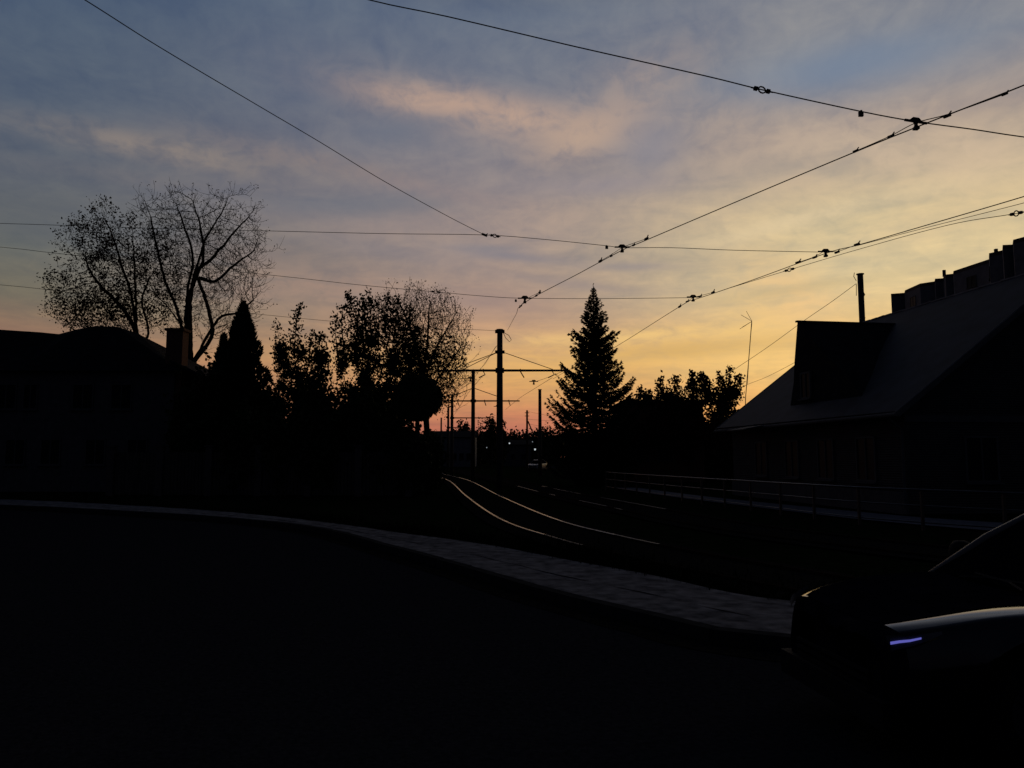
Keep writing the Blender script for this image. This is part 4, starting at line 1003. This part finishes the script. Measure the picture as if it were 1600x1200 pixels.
# ------------------------------------------------------------------ board fence on the left
Yf = 36.0; fa, fb = at(176, 700, Yf + .8), at(640, 700, Yf)
fn = thing('board_fence', 'dark board fence with wider posts running below the left trees', 'fence', (fa.x, fa.y, 0))
L = (Vector((fb.x, fb.y, 0)) - Vector((fa.x, fa.y, 0))); fl_ = L.length; ld = L.normalized(); nb = 6
for q in range(nb + 1):
    p = Vector((fa.x, fa.y, 0)) + ld * fl_ * q / nb; MB().box(p + Vector((0, 0, 1.15)), (.32, .3, 2.3), math.atan2(ld.y, ld.x)).box(p + Vector((0, 0, 2.34)), (.42, .4, .08), math.atan2(ld.y, ld.x)).build('post', 'concrete', fn)
for q in range(nb):
    a = Vector((fa.x, fa.y, 0)) + ld * (fl_ * q / nb + .18); b_ = Vector((fa.x, fa.y, 0)) + ld * (fl_ * (q + 1) / nb - .18); m = MB(); n_ = int((b_ - a).length / .16)
    for w in range(n_):
        c_ = a.lerp(b_, (w + .5) / n_); m.box(c_ + Vector((0, 0, 1.05 + random.uniform(-.02, .02))), (.14, .025, 2.0), math.atan2(ld.y, ld.x))
    for zz in (.4, 1.7): m.beam(a + Vector((0, .04, zz)), b_ + Vector((0, .04, zz)), .04, .08)
    m.build('panel', 'board', fn)

# ------------------------------------------------------------------ railings on the right
FL = smooth_line([(5.0, 46, 0), (5.3, 43.6, 0), (6.6, 35, 0), (8.6, 25, 0), (9.4, 21.4, 0), (11.3, 18, 0), (14.4, 15, 0), (20, 12, 0)], 10)
ra = thing('street_railing', 'long low metal railing with three bars along the footpath on the right', 'railing', FL[20])
acc = 0; posts = [FL[10]]
for a, b_ in zip(FL[10:-1], FL[11:]):
    d = (b_ - a).length; tcur = 0
    while acc + d - tcur >= 1.9:
        tcur += 1.9 - acc; acc = 0; posts.append(a.lerp(b_, tcur / d))
    acc += d - tcur
pp = MB().box(posts[0] + Vector((0, 0, .45)), (.065, .065, 1.0)).box(posts[0] + Vector((0, 0, .96)), (.085, .085, .02)).build('post', 'steel_dark', ra)
for p in posts[1:]:
    q = pp.copy(); col.objects.link(q); q.location = p - posts[0]
for zz, r_ in ((.99, .026), (.60, .017), (.18, .017)):
    MB().tube([p + Vector((0, 0, zz + .008 * wob(p, .5, zz))) for p in smooth_line(posts, 3)], r_, 7).build('rail_bar', 'bar_steel' if 'bar_steel' in MAT else 'paint_silver', ra, smooth=True)

# ------------------------------------------------------------------ cars
def car(label, loc, rz, paint, hood=.93, full=True, group='cars'):
    root = thing('parked_car', label, 'car', loc, group)
    Rm = Matrix.Rotation(rz, 3, 'Z'); L0 = Vector(loc)
    def T(x, y, z): return L0 + Rm @ Vector((x, y, z))
    LEN_, W = 4.25, .88
    wheels = (.82, 3.42); Rw = .33
    xs_ = sorted(set([0, .04, .1, .18, .28, .40] + [round(.46 + .06 * i, 3) for i in range(13)] + [1.25, 1.4, 1.7, 2.0, 2.4, 2.8, 3.0] + [round(3.06 + .06 * i, 3) for i in range(13)] + [3.85, 4.0, 4.1, 4.18, 4.23, 4.25]))
    body = MB(); secs = []
    def lerp_tab(tab, x):
        for (a, b), (c_, d) in zip(tab[:-1], tab[1:]):
            if a <= x <= c_:
                i_ = tab.index((a, b)); t_ = (x - a) / (c_ - a); h_ = c_ - a
                m0 = (d - tab[i_ - 1][1]) / (c_ - tab[i_ - 1][0]) if i_ > 0 else (d - b) / h_
                m1 = (tab[i_ + 2][1] - b) / (tab[i_ + 2][0] - a) if i_ + 2 < len(tab) else (d - b) / h_
                return (2 * t_ ** 3 - 3 * t_ ** 2 + 1) * b + (t_ ** 3 - 2 * t_ ** 2 + t_) * h_ * m0 + (-2 * t_ ** 3 + 3 * t_ ** 2) * d + (t_ ** 3 - t_ ** 2) * h_ * m1
        return tab[-1][1]
    wt = [(0, .58), (.1, .70), (.28, .78), (.6, .83), (1.4, .845), (3.0, .845), (3.8, .82), (4.1, .75), (4.25, .63)]
    top = [(0, hood - .20), (.03, hood - .15), (.09, hood - .128), (.2, hood - .098), (.35, hood - .066), (.6, hood - .025), (.9, hood), (1.3, hood + .01), (1.7, hood + .02), (2.6, hood + .04), (3.6, hood + .06), (4.0, hood + .03), (4.18, hood - .05), (4.25, hood - .2)]
    for x in xs_:
        w = lerp_tab(wt, x); zt = lerp_tab(top, x); zb = .20 if .1 < x < 4.15 else .28
        arch = 0
        for wx in wheels:
            dxx = abs(x - wx)
            if dxx < .40: arch = max(arch, .33 + math.sqrt(.40 ** 2 - dxx ** 2))
        zl = max(zb, arch); zm = max(.45, zl + .03); zc = min(zt - .02, max(zm + .02, zt - .17))
        half = [(0, zb), (w - .20, zb), (w - .20, max(zb, zl - .002)) if zl > zb else (w - .06, zb), (w - .015, zl), (w, zm + .0), (w, (zm + zc) / 2), (w - .012, zc), (w - .04, zc + (zt - zc) * .62), (w - .07, zt - .022), (w - .11, zt - .012), (w - .18, zt - .005), (w - .26, zt + .001), (w - .32, zt - .012), (w - .50, zt - .022), (.20, zt - .024), (0, zt - .022)]
        secs.append([T(x, -y, z) for y, z in half] + [T(x, y, z) for y, z in reversed(half[1:-1])])
    n = len(secs[0]); b0 = 0
    for sct in secs: body.v += sct
    for i in range(len(secs) - 1):
        for q in range(n): a = i * n + q; b_ = i * n + (q + 1) % n; body.f.append((a, b_, b_ + n, a + n))
    body.f.append(tuple(range(n))); body.f.append(tuple(reversed(range((len(secs) - 1) * n, len(secs) * n))))
    bd = body.build('body', paint, root, smooth=True)
    if paint == 'paint_black':                 # nose faces lose their sky reflection through a dull copy of the paint
        bd.data.materials.append(MAT['paint_no_shine'])
        for pl in bd.data.polygons:
            lc = Rm.transposed() @ (pl.center + OFF[root] - L0)
            if lc.x < .09 and (abs(lc.y) < .60 or lc.z < hood - .24): pl.material_index = 1
    zt = hood
    bn = MB(); br_ = []
    for x in [q for q in xs_ if .09 < q < 1.3]:
        w = lerp_tab(wt, x); z_ = lerp_tab(top, x)
        br_.append([T(x, sg_ * y, z) for sg_, y, z in [(-1, w - .255, z_ + .004), (-1, w - .32, z_ - .008), (-1, w - .50, z_ - .018), (-1, .20, z_ - .020), (1, 0, z_ - .018), (1, .20, z_ - .020), (1, w - .50, z_ - .018), (1, w - .26, z_ + .004), (1, w - .17, z_ + .004)]])  # far edge reaches outward to cover the highlight on that wing
    for a, b_ in zip(br_[:-1], br_[1:]): bn.strip(b_, a)
    bn.build('bonnet', 'paint_no_shine' if paint == 'paint_black' else paint, root, smooth=True)  # bonnet kept dark by material so that only the wing crest shines
    # greenhouse: roof, pillars, glass
    A = {'wb': (1.28, .74, zt + .0), 'wt': (2.02, .56, zt + .48), 'rt': (3.25, .56, zt + .47), 'rb': (3.95, .70, zt + .06)}
    rfm = MB(); sect = [(A['wt'][0], A['wt'][1], A['wt'][2]), (2.3, .585, zt + .53), (2.9, .585, zt + .53), (A['rt'][0], .56, A['rt'][2])]
    rows_ = [[T(x, y * w, z + .03 * (1 - y * y)) for y in (-1, -.5, 0, .5, 1)] for x, w, z in sect]
    for a, b_ in zip(rows_[:-1], rows_[1:]): rfm.strip(b_, a)
    rfm.build('roof', paint, root, smooth=True)
    for sg in (-1, 1):
        MB().tube([T(A['wb'][0] - .05, sg * (A['wb'][1]), A['wb'][2] - .03), T(1.65, sg * .655, zt + .27), T(A['wt'][0], sg * A['wt'][1], A['wt'][2])], [.036, .030, .026], 6).build('windscreen_pillar', 'pillar' if 'pillar' in MAT else paint, root, smooth=True)
        MB().tube([T(A['rb'][0], sg * A['rb'][1], A['rb'][2] - .04), T(A['rt'][0], sg * A['rt'][1], A['rt'][2])], [.09, .06], 6).build('rear_pillar', paint, root, smooth=True)
        MB().beam(T(2.55, sg * .74, zt + .02), T(2.6, sg * .585, zt + .50), .03, .08).build('door_pillar', 'plastic', root)
        MB().poly([T(1.30, sg * .735, zt + .03), T(3.9, sg * .70, zt + .07), T(3.25, sg * .565, zt + .46), T(2.04, sg * .565, zt + .46)]).build('side_window', 'car_glass', root)
        mm = MB(); c_ = T(1.62, sg * .94, zt + .13); mm.tube([T(1.56, sg * .94, zt + .13), T(1.60, sg * .94, zt + .13), T(1.68, sg * .94, zt + .13), T(1.72, sg * .94, zt + .13)], [.05, .085, .085, .06], 10)
        mm.beam(T(1.64, sg * .94, zt + .08), T(1.60, sg * .77, zt + .03), .05, .03); mm.build('wing_mirror', 'plastic', root, smooth=True)
        for wx in wheels:
            wh = MB(); wh.tube([T(wx, sg * .62, Rw), T(wx, sg * .65, Rw), T(wx, sg * .78, Rw), T(wx, sg * .81, Rw)], [.29, .325, .325, .29], 28); wheel = wh.build('wheel', 'rubber', root, smooth=True)
            rm = MB(); rm.tube([T(wx, sg * .806, Rw), T(wx, sg * .816, Rw)], [.20, .195], 24)
            for q in range(5):
                a = q * 2 * math.pi / 5; rm.beam(T(wx, sg * .820, Rw), T(wx + .19 * math.cos(a), sg * .820, Rw + .19 * math.sin(a)), .02, .05)
            rm.build('rim', 'rim_dark', wheel)
        # headlight wraps round the front corner just under the wing crest
        hx = [(.03, .66), (.06, .70), (.10, .745), (.15, .79), (.20, .826), (.25, .850)]; hl = MB(); hi = []; lo = []
        for i_, (x, w) in enumerate(hx):
            zt_ = min(lerp_tab(top, x) - .012, hood - .075); zz = zt_ - (.075 - .06 * (i_ / 5) ** 1.5); hi.append(T(x, sg * (lerp_tab(wt, x) + .006), zt_)); lo.append(T(x, sg * (lerp_tab(wt, x) + .010), zz))
        hl.strip(hi, lo) if sg < 0 else hl.strip(lo, hi); hlo = hl.build('headlight', 'lens', root, smooth=True)
        le = MB(); hi2 = [h.lerp(l_, .30) + Rm @ Vector((-.004, sg * .006, 0)) for h, l_ in zip(hi, lo)]; lo2 = [h.lerp(l_, .52) + Rm @ Vector((-.004, sg * .006, 0)) for h, l_ in zip(hi, lo)]
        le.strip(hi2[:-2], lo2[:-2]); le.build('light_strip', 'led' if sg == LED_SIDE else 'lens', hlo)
    MB().poly([T(1.24, -.72, zt + .01), T(1.24, .72, zt + .01), T(2.02, .55, zt + .485), T(2.02, -.55, zt + .485)]).build('windscreen', 'car_glass', root)
    MB().poly([T(3.97, .68, zt + .07), T(3.97, -.68, zt + .07), T(3.26, -.55, zt + .465), T(3.26, .55, zt + .465)]).build('rear_window', 'car_glass', root)
    gm = MB()
    for q in range(4): gm.box(T(-.004, 0, .50 - q * .05), (.03, .9, .022), rz)
    gm.build('grille', 'plastic', root)
    MB().box(T(.0, 0, .30), (.10, 1.3, .16), rz).build('bumper', 'plastic', root)
    for sg in (-1, 1):
        MB().tube([T(1.15, sg * .30, zt + .03), T(1.22, sg * .10, zt + .05), T(1.24, -sg * .25, zt + .06)], .010, 4).build('wiper', 'plastic', root)
        for xx in (2.0, 3.0): MB().box(T(xx, sg * .853, .78), (.16, .02, .03), rz).build('door_handle', paint, root)
    return root
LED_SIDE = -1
CAR_HOOD = .905
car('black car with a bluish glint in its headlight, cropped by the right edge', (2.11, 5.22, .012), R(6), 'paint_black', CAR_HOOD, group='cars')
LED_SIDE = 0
car('small pale car parked far away left of the spruce', (at(835, 722, 104).x - .3, 102, .02), R(70), 'paint_silver', .95, group='cars')
print('objects', len(bpy.data.objects), 'faces', sum(len(o.data.polygons) for o in bpy.data.objects if o.type == 'MESH'))
